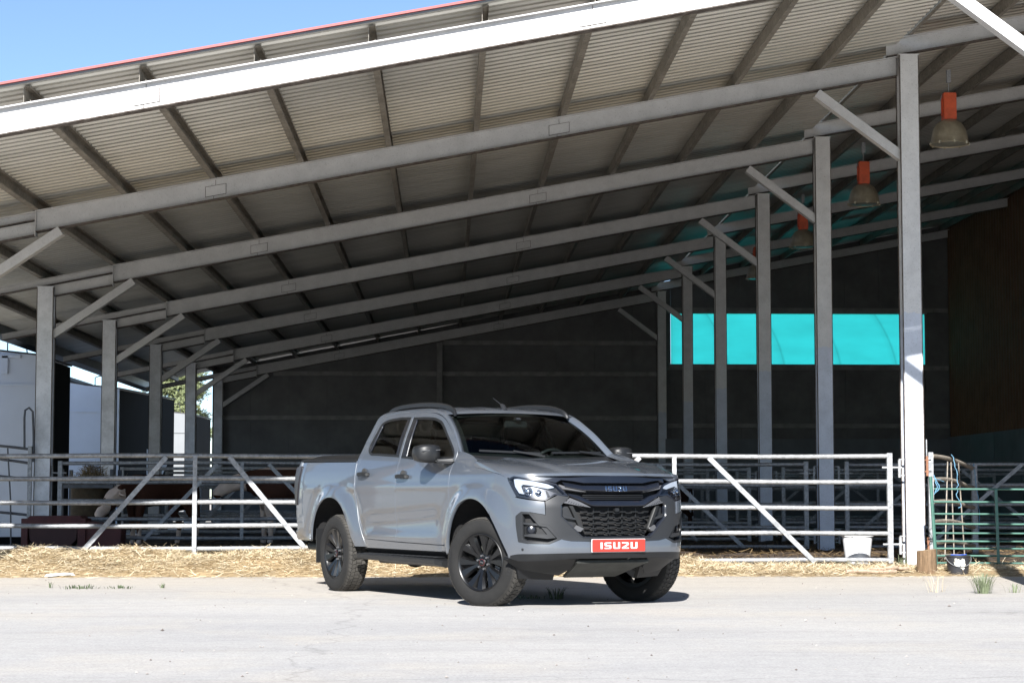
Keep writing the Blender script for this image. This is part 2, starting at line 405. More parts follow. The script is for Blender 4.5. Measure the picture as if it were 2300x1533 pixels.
for k in range(0, 7):
    v = V(k)
    mb = MB(); ibeam(mb, -5.34, T(-5.34), T(-5.34)-.285, 5.97, T(5.97), T(5.97)-.265, v); mb.build("lower_beam", M['beam'], barn, mats=[M['rustedge']])
    mb = MB(); ibeam(mb, -8.45, T(-8.45)-.045, T(-8.45)-.17, -5.352, T(-5.352)-.01, T(-5.352)-.13, v); mb.build("eave_beam", M['beam'], barn, mats=[M['rustedge']])
    mb = MB(); ibeam(mb, -6.275, T(-6.275)-.16, T(-6.275)-.335, -5.352, T(-5.352)-.15, T(-5.352)-.325, v); mb.build("beam_stub", M['beam'], barn, mats=[M['rustedge']])
    mb = MB(); mb.box((-5.35, v-.08, T(-5.35)-.335), (-5.342, v+.08, T(-5.35)+.005)); mb.build("end_plate", M['beam'], barn)
    mb = MB(); ibeam(mb, 5.84, T2(5.84), T2(5.84)-.235, 16.6, T2(16.6), T2(16.6)-.235, v); mb.build("upper_beam", M['beam'], barn, mats=[M['rustedge']])
    column(-6.54, -6.28, v, T(-6.41)-.165, 'frame_left')
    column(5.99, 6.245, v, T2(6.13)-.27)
    mb = MB()
    mb.bar((-5.02, v, T(-5.0)-.325), (-6.30, v, 3.53), .12, .155, up=(0, 1, 0)); mb.v = [(a, (b-v)*1.0+v, c) for a, b, c in mb.v]
    mb.build("corner_brace", M['beam'], barn)
    mb = MB(); mb.bar((4.90, v, T(4.9)-.30), (6.02, v, 5.44), .12, .14, up=(0, 1, 0)); mb.build("corner_brace", M['beam'], barn)
    # small bolted splice plates on the web: raised plate with a grimy outline and a seam
    for u in (-3.15, 1.35):
        mb = MB(); z = T(u)-.145
        def pl(a, b_, c, d, y0, y1, m):
            mb.hexa([(u+a, y0, z+c+.187*a), (u+b_, y0, z+c+.187*b_), (u+b_, y1, z+c+.187*b_), (u+a, y1, z+c+.187*a), (u+a, y0, z+d+.187*a), (u+b_, y0, z+d+.187*b_), (u+b_, y1, z+d+.187*b_), (u+a, y1, z+d+.187*a)], m)
        pl(0, .26, -.07, .055, v-.020, v-.0105, 0)
        for q in ((-.007, .0, -.077, .062), (.26, .267, -.077, .062), (0, .26, .055, .062), (0, .26, -.077, -.07), (.125, .131, .065, .128), (.10, .106, -.125, -.08)): pl(*q, v-.014, v-.0103, 1)
        mb.build("splice_plate", M['beam'], barn, mats=[M['rustedge']])
# back wall with window
vb = V(6) + .16
mb = MB(); WT = lambda u: T(u)+PH-max(.004, .052*(1-(u+5.4)/7.6))
def wallpiece(mb, u0, u1, za, zb, top=False, top2=False):
    f = (lambda u: zb) if not (top or top2) else ((lambda u: WT(u)) if top else (lambda u: T2(u)+PH-.01))
    mb.hexa([(u0, vb, za), (u1, vb, za), (u1, vb+.08, za), (u0, vb+.08, za), (u0, vb, f(u0)), (u1, vb, f(u1)), (u1, vb+.08, f(u1)), (u0, vb+.08, f(u0))])
for i in range(12):      # insulated panels 1.1 m wide with thin joints
    a = -6.6 + i*1.083; wallpiece(mb, a, a+1.077, 0, 0, top=True)
for i in range(8):
    a = 6.40 + i*1.0; b = a+.994
    if i < 7:
        b = min(b, 13.70) if i == 6 else b
    if a < 13.70:
        wallpiece(mb, a, min(b, 13.70), 0, 4.72); wallpiece(mb, a, min(b, 13.70), 6.18, 0, top2=True)
wallpiece(mb, 13.706, 14.4, 0, 0, top2=True)
mb.box((-6.6, vb+.03, 0), (14.4, vb+.05, 4.7))
vb += .083; wallpiece(mb, -6.6, 6.40, 4.4, 0, top=True); vb -= .083
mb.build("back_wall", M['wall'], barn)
mb = MB()
for z in (5.3, 4.44, 3.19):
    ua = max(-6.3, (z+.12-T(0))/.187+1.0)
    mb.box((ua, vb-.11, z-.06), (-.28, vb-.003, z+.06))
for z in (5.32, 4.44, 3.19): mb.box((-.1, vb-.11, z-.06), (5.98, vb-.003, z+.06))
for z in (6.28, 4.63, 2.98): mb.box((6.29, vb-.11, z-.06), (14.35, vb-.003, z+.06))
mb.build("wall_rail", M['girt'], barn)
mb = MB(); mb.box((-.27, vb-.16, 0), (-.11, vb-.004, T(-.2)-.3)); mb.build("wall_post", M['girt'], barn)
mb = MB(); mb.box((6.2, vb-.30, 0), (14.35, vb-.115, 2.6)); mb.box((-6.3, vb-.2, 0), (5.98, vb-.115, 1.5)); mb.build("concrete_base", M['wallbase'], barn)
# window
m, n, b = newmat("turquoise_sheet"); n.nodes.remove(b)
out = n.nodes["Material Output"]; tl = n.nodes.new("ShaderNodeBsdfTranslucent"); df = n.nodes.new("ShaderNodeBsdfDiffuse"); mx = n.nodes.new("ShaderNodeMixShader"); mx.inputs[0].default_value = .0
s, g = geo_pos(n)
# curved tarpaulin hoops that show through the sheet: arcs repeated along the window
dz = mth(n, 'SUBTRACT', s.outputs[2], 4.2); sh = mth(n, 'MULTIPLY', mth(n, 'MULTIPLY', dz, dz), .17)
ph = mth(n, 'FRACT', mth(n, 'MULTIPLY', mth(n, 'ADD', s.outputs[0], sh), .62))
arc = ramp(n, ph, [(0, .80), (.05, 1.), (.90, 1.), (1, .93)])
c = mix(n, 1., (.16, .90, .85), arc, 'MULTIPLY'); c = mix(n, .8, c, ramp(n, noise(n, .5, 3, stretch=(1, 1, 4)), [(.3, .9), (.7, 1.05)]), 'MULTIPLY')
n.links.new(c, tl.inputs[0]); n.links.new(c, df.inputs[0]); n.links.new(tl.outputs[0], mx.inputs[1]); n.links.new(df.outputs[0], mx.inputs[2]); tp = n.nodes.new('ShaderNodeBsdfTransparent'); n.links.new(c, tp.inputs[0]); em = n.nodes.new('ShaderNodeEmission'); n.links.new(c, em.inputs[0]); em.inputs[1].default_value = .055; m2 = n.nodes.new('ShaderNodeMixShader'); m2.inputs[0].default_value = .22; n.links.new(mx.outputs[0], m2.inputs[1]); n.links.new(tp.outputs[0], m2.inputs[2]); ads = n.nodes.new('ShaderNodeAddShader'); n.links.new(m2.outputs[0], ads.inputs[0]); n.links.new(em.outputs[0], ads.inputs[1]); n.links.new(ads.outputs[0], out.inputs[0])  # faint emission added to the sheet to lift its backlit brightness
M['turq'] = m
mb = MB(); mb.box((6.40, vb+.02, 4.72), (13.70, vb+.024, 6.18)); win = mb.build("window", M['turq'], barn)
mb = MB(); mb.box((6.32, vb-.06, 6.18), (13.76, vb-.003, 6.22)); mb.box((6.32, vb-.1, 4.70), (13.76, vb-.003, 4.73)); mb.build("window_frame", M['girt'], win)
# right wall, ribbed sheet above a concrete base
mb = MB(); uR = 14.4; prof = []
k = 0
while 19.7 + k*.25 < 56:
    for t, h in ((0, 0), (.12, 0), (.15, -.035), (.22, -.035)): prof.append((19.7+k*.25+t, h))
    k += 1
vv = []; 
for v, h in prof: vv += [(uR+h, v, 2.66), (uR+h, v, T2(uR)+PH-.012)]
mesh_obj("side_wall_sheet", vv, [(2*i, 2*i+2, 2*i+3, 2*i+1) for i in range(len(prof)-1)], M['wallrib'], barn)
mb = MB(); mb.box((uR+.01, 19.7, 2.6), (uR+.06, 56, T2(uR)+PH+.03)); mb.box((uR+.01, 19.7, 0), (uR+.2, 56, 2.598))
for i in range(15): mb.box((uR-.1, 20.02+i*2.4, 0), (uR+.008, 22.38+i*2.4, 2.655))
mb.build("side_wall_base", M['wallbase'], barn)
# ---------------------------------------------------------------- hanging lamps
M['orange'] = simple("orange_housing", (.60, .085, .02), .5, 0, .25, 6)
M['lampshade'] = simple("dusty_aluminium", (.36, .31, .22), .42, .45, .3, 6)
M['lampglass'] = simple("milky_glass", (.30, .30, .26), .25, 0, .2, 3)
lamp_lab = ["nearest orange hanging lamp with dusty dome right of the front column", "second orange hanging lamp with dusty dome between the columns", "third dim orange hanging lamp half behind the second column", "farthest small dark hanging lamp near the turquoise window"]
L0 = None
for i in range(4):
    v = V(1)+3.01 + 6.02*i; uL, zb = 7.45, 6.15
    if i == 0:
        L0 = empty("hanging_lamp", (uL, v, zb))
        mb = MB(); mb.box((-.095, -.085, .37), (.095, .085, .77)); mb.box((-.115, -.03, .42), (-.095, .03, .70)); mb.build("ballast_housing", M['orange'], L0, bevel=.008)
        mb = MB(); mb.lathe([(.085, .375), (.12, .36), (.19, .31), (.24, .22), (.268, .10), (.275, .02), (.285, .0), (.285, .012), (.28, .025), (.268, .02), (.26, .10), (.232, .21), (.18, .30), (.11, .35)], 36)
        for a in range(8):
            t = a*math.pi/4; mb.box((.285*math.cos(t)-.012, .285*math.sin(t)-.012, -.012), (.285*math.cos(t)+.012, .285*math.sin(t)+.012, .03))
        mb.build("lamp_shade", M['lampshade'], L0, smooth=True)
        mb = MB(); mb.lathe([(.001, .0), (.15, .004), (.265, .012)], 30); mb.build("lens", M['lampglass'], L0, smooth=True)
        mb = MB(); mb.tube([(0, 0, .77), (0, 0, .96)], .007, 6); mb.box((-.03, -.03, .93), (.03, .03, 1.12)); mb.tube([(-.05, 0, .77), (-.11, 0, .74), (-.12, 0, .66)], .008, 6); mb.build("hook", M['galv_dull'], L0)
        o = L0
    else:
        o = copy_tree(L0); o.location = (uL, v, zb)
    setp(o, lamp_lab[i], "lamp", "orange hanging lamps")
# ---------------------------------------------------------------- gates
def gate(name, u0, u1, v, rails, mat, mid=None, diags=(), label="", group=None, rr=.031, post=.07, endposts=(True, True), hinge=None, ztop=1.52):
    g = empty(name, (0, v, 0)); setp(g, label, "gate", group)
    for z in rails:
        mb = MB(); pts = [(u0+(u1-u0)*t/10, .004*math.sin(t*1.7+z*5), z+.006*math.sin(t*.9+z*3)) for t in range(11)]
        mb.tube(pts, rr, 12); mb.build("rail", mat, g, smooth=True)
    for u, on in zip((u0, u1), endposts):
        if on:
            mb = MB(); mb.box((u-post/2, -post/2, min(rails)-.04), (u+post/2, post/2, ztop)); mb.build("end_post", mat, g, bevel=.004)
    if mid is not None:
        mb = MB(); mb.box((mid-.028, -.058, min(rails)-.03), (mid+.028, -.04, max(rails)+.005)); mb.build("middle_bar", mat, g)
    for (a, za, b, zb) in diags:
        mb = MB(); mb.bar((a, -.049, za), (b, -.049, zb), .014, .06, up=(0, 1, 0)); mb.v = [(x, (y+.049)*.25-.049 if abs(y+.049) > .02 else y, z) for x, y, z in mb.v]
        mb = MB(); d = Vector((b-a, 0, zb-za)).normalized(); nrm = Vector((-d.z, 0, d.x))*.031
        A = Vector((a, 0, za)); B = Vector((b, 0, zb)); mb.hexa([A-nrm+Vector((0,-.056,0)), B-nrm+Vector((0,-.056,0)), B-nrm+Vector((0,-.042,0)), A-nrm+Vector((0,-.042,0)),
                                                             A+nrm+Vector((0,-.056,0)), B+nrm+Vector((0,-.056,0)), B+nrm+Vector((0,-.042,0)), A+nrm+Vector((0,-.042,0))])
        mb.build("diagonal_brace", mat, g)
    if hinge:
        uu, s = hinge
        for z in (1.33, .33):
            mb = MB(); mb.tube([(uu-s*.10, -.02, z), (uu+s*.16, -.02, z)], .014, 8); mb.tube([(uu+s*.13, -.02, z-.13), (uu+s*.13, -.02, z+.10)], .02, 8)
            mb.box((min(uu+s*.12, uu+s*.24), -.035, z+.10), (max(uu+s*.12, uu+s*.24), -.005, z+.115)); mb.box((min(uu+s*.12, uu+s*.24), -.035, z-.11), (max(uu+s*.12, uu+s*.24), -.005, z-.095))
            mb.build("hinge", M['galv_dull'], g, smooth=True)
    return g
GG = "galvanised cattle gates between the barn columns"
RL = (1.475, 1.185, .875, .575, .285, .085); RR = (1.475, 1.145, .805, .475, .125)
v1 = V(1)
gate("cattle_gate", -6.22, -.12, v1-.03, RL, M['galv'], -3.24, [(-3.61, 1.46, -4.80, .10), (-2.80, 1.46, -1.66, .10)], "front left galvanised gate with six rails standing in straw", GG, endposts=(True, True))
gate("cattle_gate", .05, 5.80, v1-.03, RR, M['galv'], 2.97, [(3.42, 1.46, 4.80, .10), (2.52, 1.46, 1.12, .10)], "front right sunlit galvanised gate hinged to the front column", GG, hinge=(5.80, 1))
R2 = (1.49, 1.185, .89, .60, .30)
R2R = (1.47, 1.14, .83, .46, .15)
names2 = {2: "second", 3: "third", 4: "fourth", 5: "fifth"}
for k in range(2, 6):
    v = V(k)-.03; mt = M['galv'] if k == 2 else M['galv_dull']
    gate("cattle_gate", -6.14, -.15, v, R2, mt, -3.25, [(-3.64, 1.47, -4.80, .27), (-2.83, 1.47, -1.68, .27)], "left cattle gate in the shaded %s row, below the %s beam" % (names2[k], names2[k]), GG, hinge=(-6.14, -1))
    gate("cattle_gate", .10, 5.80, v, R2R, mt, 2.97, [(3.40, 1.47, 4.80, .12), (2.50, 1.47, 1.12, .12)], "right cattle gate in the shaded %s row, left of its column" % names2[k], GG, hinge=(5.80, 1))
    gate("cattle_gate", 6.46, 13.9 if k > 2 else 13.0, v, R2R, mt, 9.6, [(9.3, 1.47, 7.7, .12), (9.9, 1.47, 11.6, .12)], "wide cattle gate in the shaded %s row, right of its column" % names2[k], GG, hinge=(6.46, -1))
# bent gate right of the front column
M['bent'] = m_galv("old_bent_tube", (.25, .22, .185), .1, .65)
bg_ = empty("bent_gate", (6.36, 25.72, 0)); setp(bg_, "old bent pipe gate swung inward behind the green gate, right of the front column", "gate")
for (za, zb, sag) in ((1.48, 1.36, .03), (1.17, 1.08, .045), (.88, .80, .035), (.62, .52, .04), (.34, .26, .04), (.17, .10, .01)):
    mb = MB(); pts = [(t*1.16, t*2.3, za+(zb-za)*t+sag*math.sin(math.pi*min(1, t*1.15))) for t in [i/12 for i in range(13)]]
    mb.tube(pts, .029, 10); mb.build("rail", M['bent'], bg_, smooth=True)
mb = MB(); mb.box((-.055, -.035, .10), (.01, .035, 1.53)); mb.tube([(-.075, -.02, 1.40), (-.075, -.02, 1.70)], .009, 6); mb.build("end_post", M['galv'], bg_, bevel=.004)
mb = MB(); mb.box((1.13, 2.27, .05), (1.21, 2.34, 1.42)); mb.build("end_post", M['galv_dull'], bg_, bevel=.004)
for a, b_ in ((.34, .24), (.42, .46), (.60, .72)):
    mb = MB(); mb.bar((a*1.16, a*2.3-.05, 1.42), (b_*1.16, b_*2.3-.05, .12), .012, .022); mb.build("tie_rod", M['bent'], bg_)
for z in (1.36, .30):
    mb = MB(); mb.tube([(-.07, -.02, z-.14), (-.07, -.02, z+.12)], .018, 8); mb.box((-.13, -.035, z+.06), (-.02, -.005, z+.075)); mb.box((-.13, -.035, z-.09), (-.02, -.005, z-.075)); mb.build("hinge", simple("rusty_iron", (.20, .09, .05), .8, 0, .3, 20), bg_, smooth=True)
M['twine'] = simple("blue_twine", (.10, .24, .36), .7, 0, .1)
def twine(label, pts, seed):
    rr = random.Random(seed); P = [Vector(p) for p in pts]; out = []
    for a, b in zip(P, P[1:]):
        for t in range(4):
            out.append(a.lerp(b, t/4) + Vector((rr.uniform(-.014, .014), rr.uniform(-.01, .01), 0)))
    out.append(P[-1]); mb = MB(); mb.tube(out, .0055, 5); o = mb.build("baler_twine", M['twine'], None)
    setp(o, label, "twine"); return o
twine("light blue twine hanging from the top rail of the bent gate", [(6.84, 26.55, 1.52), (6.87, 26.5, 1.35), (6.90, 26.5, 1.15), (6.88, 26.5, .98), (6.95, 26.5, .83), (6.90, 26.5, .80)], 1)
twine("blue twine knotted down the far end post of the bent gate", [(7.50, 27.93, 1.42), (7.52, 27.93, 1.2), (7.55, 27.93, .95), (7.58, 27.93, .7), (7.56, 27.93, .45)], 2)
twine("pale blue twine tying the green gate to the bent gate", [(6.10, 24.56, 1.22), (6.13, 24.55, 1.1), (6.09, 24.55, .98), (6.16, 24.55, 1.06), (6.10, 24.55, 1.18), (6.28, 24.8, 1.14)], 3)
# green gate
M['green'] = simple("green_paint", (.045, .12, .095), .5, .1, .2, 9, .05)
gg = empty("green_gate", (6.06, 24.6, 0)); setp(gg, "low green tubular gate with many thin rails beside the log", "gate")
for z in (1.04, .88, .73, .605, .49, .39, .30, .21, .12):
    mb = MB(); mb.tube([(.04, 0, z+.006), (1.2, 0, z), (3.0, 0, z-.01)], .0125, 8); mb.build("rail", M['green'], gg, smooth=True)
mb = MB(); mb.tube([(.0, 0, 1.20), (.055, 0, .10)], .022, 8); mb.build("end_post", M['green'], gg, smooth=True)
mb = MB(); mb.box((.80, -.03, .12), (.835, -.012, 1.04)); mb.v = [(x+.02*(1-z), y, z) for x, y, z in mb.v]; mb.build("middle_bar", M['green'], gg)
mb = MB(); mb.tube([(3.0, 0, 1.1), (3.0, 0, .05)], .022, 8); mb.build("end_post", M['green'], gg, smooth=True)
# dark bent gate at the far left, outside the column row
M['darktube'] = simple("dark_tube", (.075, .08, .09), .6, .2, .3, 8)
dg = empty("dark_gate", (-6.58, 31.6, 0)); setp(dg, "dark bent pipe gate in front of the nearest white tank, at the far left", "gate")
for z0, z1 in ((1.70, 1.76), (1.48, 1.58), (1.22, 1.28), (.66, .68)):
    mb = MB(); pts = [(-t*2.4, .3*t, z0+(z1-z0)*t+.05*math.sin(math.pi*min(1, t*1.7))) for t in [i/10 for i in range(11)]]; mb.tube(pts, .022, 8); mb.build("rail", M['darktube'], dg, smooth=True)
mb = MB(); mb.box((-.04, -.03, .1), (.02, .03, 1.75)); mb.build("end_post", M['galv_dull'], dg)
mb = MB(); mb.tube([(-.36, -.02, 1.72), (-.30, -.02, .9), (-.28, -.02, .15)], .014, 6); mb.build("middle_bar", M['darktube'], dg, smooth=True)
mb = MB(); mb.tube([(-.10, 0, 1.72), (-.11, 0, 2.2), (-.10, 0, 2.32), (-.04, 0, 2.36), (.02, 0, 2.30), (.04, 0, 1.9), (.045, 0, 1.5)], .018, 8); mb.build("top_hook", M['darktube'], dg, smooth=True)
mb = MB(); mb.box((-2.44, .27, .1), (-2.38, .33, 1.8)); mb.build("end_post", M['galv_dull'], dg)

# ---------------------------------------------------------------- white tanks outside on the left
M['tankwhite'] = simple("white_tank_panel", (.55, .59, .66), .5, 0, .06, .8, spots=(9, .72, (.30, .31, .33)))
M['tankdark'] = simple("shade_black_tank", (.007, .0075, .008), .8, 0, .3, 1, spec=.1)  # near-black colour stands in for shade on the tank sides facing the barn
M['tanklid'] = simple("black_lid", (.03, .03, .03), .6, 0, .2)
def tank(label, u0, u1, du, v0, v1, zb, zt, peak):
    t = empty("storage_tank", (u1, v0, 0)); setp(t, label, "tank", None)
    w = u0-u1; d = v1-v0; um = w/2
    # front and back panels with a shallow gable top
    mb = MB()
    out = [(w, zb), (0, zb), (0, zt), (-.9, zt+.09), (um, zt+peak), (w+.9, zt+.09), (w, zt)]
    mb.prism(out, 1, 0, .05); mb.build("front_panel", M['tankwhite'], t)
    for z in (zt-.62,):
        mb = MB(); mb.box((w+.01, -.03, z), (-.01, -.002, z+.05)); mb.build("trim_strip", M['tankwhite'], t)
    mb = MB(); mb.hexa([(-.06, .05, zb), (du-.06, d, zb), (du, d, zb), (0, .05, zb), (-.06, .05, zt-.02), (du-.06, d, zt-.02), (du, d, zt-.02), (0, .05, zt-.02)]); mb.build("side_panel", M['tankdark'], t)
    mb = MB(); vv = []
    for (x, z) in [(0.02, zt), (-.9, zt+.10), (um, zt+peak+.02), (w+.9, zt+.1), (w, zt)]:
        vv += [(x, .0, z), (x+du, d+.1, z), (x, .0, z+.035), (x+du, d+.1, z+.035)]
    f = []
    for i in range(4):
        a, b = 4*i, 4*i+4; f += [(a, b, b+1, a+1), (a+2, a+3, b+3, b+2), (a, a+2, b+2, b), (a+1, b+1, b+3, a+3)]
    f += [(0, 1, 3, 2), (16, 18, 19, 17)]
    mb.add(vv, f); mb.build("tank_roof", M['tanklid'], t)
    mb = MB(); mb.box((w+.3, .3, zt+peak+.03), (-1.5 if w < -2.5 else -.8, d*.8, zt+peak+.12)); mb.tube([(-.75, .6, zt+.1), (-.75, .6, zt+.34), (-.65, .6, zt+.38), (-.40, .6, zt+.38), (-.35, .6, zt+.1)], .015, 6); mb.build("hatch", M['tanklid'], t)
    mb = MB(); mb.hexa([(w, .1, 0), (-.15, .1, 0), (du-.15, d, 0), (w, d, 0), (w, .1, zb-.002), (-.15, .1, zb-.002), (du-.15, d, zb-.002), (w, d, zb-.002)]); mb.build("skid_base", M['tankdark'], t)
    return t
t1 = tank("nearest white storage tank with side coloured dark as shade and black lid, left of the columns", -11.6, -8.21, .02, 40, 43.3, .16, 3.79, .24)
mb = MB(); mb.box((-.72, -.05, 3.42), (-.60, -.002, 3.78)); mb.box((-.80, -.05, 3.74), (-.35, -.003, 3.80)); mb.build("vent_bracket", M['tankwhite'], t1)
tank("second white storage tank, mostly side coloured dark as shade, seen between the first columns", -12.6, -8.72, .70, 53, 58.6, .15, 3.83, .26)
M_keep = M["tankwhite"]; M["tankwhite"] = simple("darkened_tank_panel", (.17, .18, .19), .6, 0, .08, .8)  # tank white darkened in its colour, in place of shade on this sunlit tank
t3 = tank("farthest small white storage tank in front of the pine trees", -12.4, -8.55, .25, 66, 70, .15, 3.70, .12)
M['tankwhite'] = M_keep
bd = MB(); bd.prism([(0, 0), (.42, .0), (.56, .30), (.30, .62), (.0, .66)], 1, 0, .02)
o = bd.build("tilted_white_panel", M['tankwhite'], None, loc=(-7.85, 52.2, 1.55)); setp(o, "tilted white panel with a handle leaning in front of the farthest tank", "panel")
mb = MB(); mb.tube([(.12, -.01, .68), (.14, -.01, .75), (.34, -.01, .68), (.36, -.01, .58)], .014, 6); mb.build("handle", M['darktube'], o)

# ---------------------------------------------------------------- feed trough, hay
M['redpaint'] = simple("faded_red_paint", (.065, .009, .008), .6, 0, .35, 5, .1, 20, spots=(11, .62, (.08, .03, .025)))
tr = empty("feed_trough", (-6.50, 30.6, 0)); setp(tr, "dark red metal feed trough with a black opening behind the left gate", "trough")
for xa, xb in ((0, .10), (.86, .98)):
    mb = MB(); mb.box((xa, 0, .04), (xb, .5, .62)); mb.build("leg", M['redpaint'], tr, bevel=.006)
mb = MB(); mb.hexa([(.02, -.02, .52), (.98, -.02, .52), (.98, .6, .52), (.02, .6, .52), (.12, .02, .66), (.90, .02, .66), (.90, .55, .66), (.12, .55, .66)]); mb.build("trough_lid", M['redpaint'], tr, bevel=.01)
mb = MB(); pr = [(.10, .50), (.12, .30), (.22, .18), (.48, .14), (.72, .18), (.84, .30), (.86, .50)]; mb.prism(pr, 1, .04, .5); mb.build("basin", simple("dark_basin", (.05, .018, .016), .7), tr, bevel=.01)
mb = MB(); mb.prism([(.98, .10), (1.50, .08), (1.52, .5), (.98, .58)], 1, .05, .55); mb.build("side_bin", M['redpaint'], tr, bevel=.01)
# round hay bale in a feeder
M['hay'] = m_straw("hay", (.12, .085, .04), (.24, .18, .09), (.38, .30, .18))
rs = np.random.RandomState(12)
def s_bale(r_):
    a = r_.uniform(0, math.pi); h = r_.uniform(-.05, .05)
    R_ = .36*(1-.0*abs(h)); x = r_.normal(0, .16)
    return -6.08+x, 34.2+r_.uniform(-.3, .3), 1.18+.27*math.exp(-(x/.22)**2)*r_.uniform(.2, 1)
hb = empty("hay_feeder", (-6.1, 34.3, 0)); setp(hb, "hay heaped on a tall feeder rack behind the left gate", "hay feeder")
hs = stalks("hay_heap", 900, s_bale, M['hay'], .06, .2, .010, 13, .5); hs.parent = hb; hs.matrix_parent_inverse = Matrix.Translation((6.1, -34.3, 0)); hs["kind"] = "stuff"
mb = MB(); mb.lathe([(.30, .25), (.34, .4), (.34, 1.1), (.28, 1.24), (.01, 1.3)], 20); mb.build("bale", simple('packed_hay', (.05, .035, .018), .9, 0, .4, 12, .5, 30), hb, smooth=True)
for x in (-.42, .42):
    for y in (-.4, .4): mb = MB(); mb.box((x-.03, y-.03, 0), (x+.03, y+.03, 1.42)); mb.build("rack_post", M['darktube'], hb)
for z in (1.10, .5): mb = MB(); mb.box((-.45, -.46, z), (.45, -.435, z+.06)); mb.build("rack_rail", M['darktube'], hb)

# ---------------------------------------------------------------- white tub, log, bucket, sticks, weeds
M['tub'] = simple("white_plastic", (.66, .67, .68), .38, 0, .05, 2, spots=(5, .70, (.45, .43, .40)))
tb = empty("white_tub", (5.63, 27.0, 0)); setp(tb, "white plastic tub with a black crack standing behind the right gate", "tub")
mb = MB(); mb.lathe([(.001, .01), (.155, .01), (.165, .06), (.205, .40), (.222, .41), (.228, .44), (.215, .455), (.205, .44), (.195, .40), (.155, .07), (.001, .06)], 40); mb.build("tub_shell", M['tub'], tb, smooth=True)
mb = MB(); mb.tube([(-.11, -.178, .33), (-.112, -.186, .38), (-.108, -.190, .43)], .005, 5); mb.build("crack", M['dark'], tb)
mb = MB(); mb.box((-.06, -.06, .44), (.11, .05, .475)); mb.build("float_box", M['tub'], tb, bevel=.006)
mb = MB(); mb.prism([(-.13, 0), (.14, 0), (.06, .10), (-.05, .10)], 1, -.33, -.21); mb.build("base_foot", M['galv'], tb)
M['bark'] = simple("split_wood", (.14, .09, .05), .85, 0, .4, 14, .6, 30, stretch=(4, 4, .6), spots=(16, .60, (.12, .08, .05)))
M['cutwood'] = simple("cut_wood", (.26, .18, .10), .8, 0, .2, 12, .2)
lg = empty("log_block", (5.83, 23.90, 0)); setp(lg, "upright chopped log block standing beside the front column", "log")
mb = MB(); n = 26; vv = []; rl = random.Random(5)
prof = [.115*(1+.10*math.sin(3*k*2*math.pi/n)+.07*rl.uniform(-1, 1)) for k in range(n)]
for j, z in enumerate([0, .08, .16, .24, .305]):
    for k in range(n):
        a = 2*math.pi*k/n; r = prof[k]*(1+.03*rl.uniform(-1, 1))*(1.04-.04*j/4); vv.append((r*math.cos(a), r*math.sin(a), z+(.012*math.cos(a) if j == 4 else 0)))
mb.add(vv, [(j*n+k, j*n+(k+1) % n, (j+1)*n+(k+1) % n, (j+1)*n+k) for j in range(4) for k in range(n)]); mb.build("bark_side", M['bark'], lg, smooth=True, sharp=25)
mb = MB(); mb.add([(v[0], v[1], v[2]) for v in vv[4*n:]], [tuple(range(n))]); mb.build("cut_face", M['cutwood'], lg)
M['bucket'] = simple("black_plastic", (.022, .023, .027), .42, 0, .2, 4)
M['label'] = simple("torn_label", (.60, .57, .50), .7, 0, .1)
bk = empty("bucket", (6.20, 23.87, 0)); setp(bk, "black bucket with a torn white label next to the log block", "bucket")
mb = MB(); mb.lathe([(.001, .008), (.118, .008), (.122, .03), (.143, .225), (.152, .228), (.152, .24), (.143, .243), (.137, .235), (.116, .03), (.001, .02)], 36); mb.build("bucket_shell", M['bucket'], bk, smooth=True)
mb = MB(); pts = [(.150*math.cos(a)*1.02, -.02-.148*math.sin(a)*.85, .222-.115*math.sin(a)) for a in [math.pi*i/14 for i in range(15)]]; mb.tube(pts, .0035, 6); mb.build("wire_handle", M['galv'], bk, smooth=True)
mb = MB(); rl = random.Random(11); cells = []
for i in range(26):
    a0 = R(-125)+R(70)*i/26
    for j in range(16):
        zz = .07+.0085*j; cx_, cz_ = (i-12)/13, (j-8)/8
        d = min(((cx_+.42)/.52)**2+((cz_-.25)/.75)**2, ((cx_-.35)/.42)**2+((cz_+.05)/.98)**2)
        if d + .5*fbm(i*.23, j*.3, 1.3)+rl.uniform(-.08, .08) < .85 and not (abs(cx_-.1) < .32 and abs(cz_+.5) < .12):
            r = .1225+(.143-.122)*(zz-.03)/.195+.0022; r2 = r+.0009; a1 = a0+R(70)/26
            mb.add([(r*math.cos(a0), r*math.sin(a0), zz), (r*math.cos(a1), r*math.sin(a1), zz), (r2*math.cos(a1), r2*math.sin(a1), zz+.0085), (r2*math.cos(a0), r2*math.sin(a0), zz+.0085)], [(0, 1, 2, 3)])
mb.build("torn_label", M['label'], bk)
mb = MB(); mb.tube([(-.10, -.06, .25), (.02, -.02, .246), (.11, .03, .25)], .006, 6); mb.build("blue_strap", simple("blue_plastic", (.03, .10, .45), .5), bk)
M['stick'] = simple("weathered_stick", (.30, .22, .16), .85, 0, .35, 20, .3)
for i, (u, v, a, L, r, lab) in enumerate([(5.12, 24.15, .06, .62, .022, "thick weathered stick lying longest and nearest the yard"), (5.33, 24.28, -.12, .44, .017, "short stick lying behind the long one left of the front column"), (5.45, 24.2, .3, .30, .020, "stubby stick end touching the front column foot")]):
    mb = MB(); pts = [(-L/2+L*t/5, .02*math.sin(t*2+i), .028+.02*i+.008*math.sin(t*1.3)) for t in range(6)]; mb.tube(pts, [r, r*1.05, r, r*.95, r*.9, r*.8], 8)
    o = mb.build("stick", M['stick'], None, smooth=True, loc=(u, v-.38, .025), rot=(0, 0, a)); setp(o, lab, "stick", "sticks by the front column")
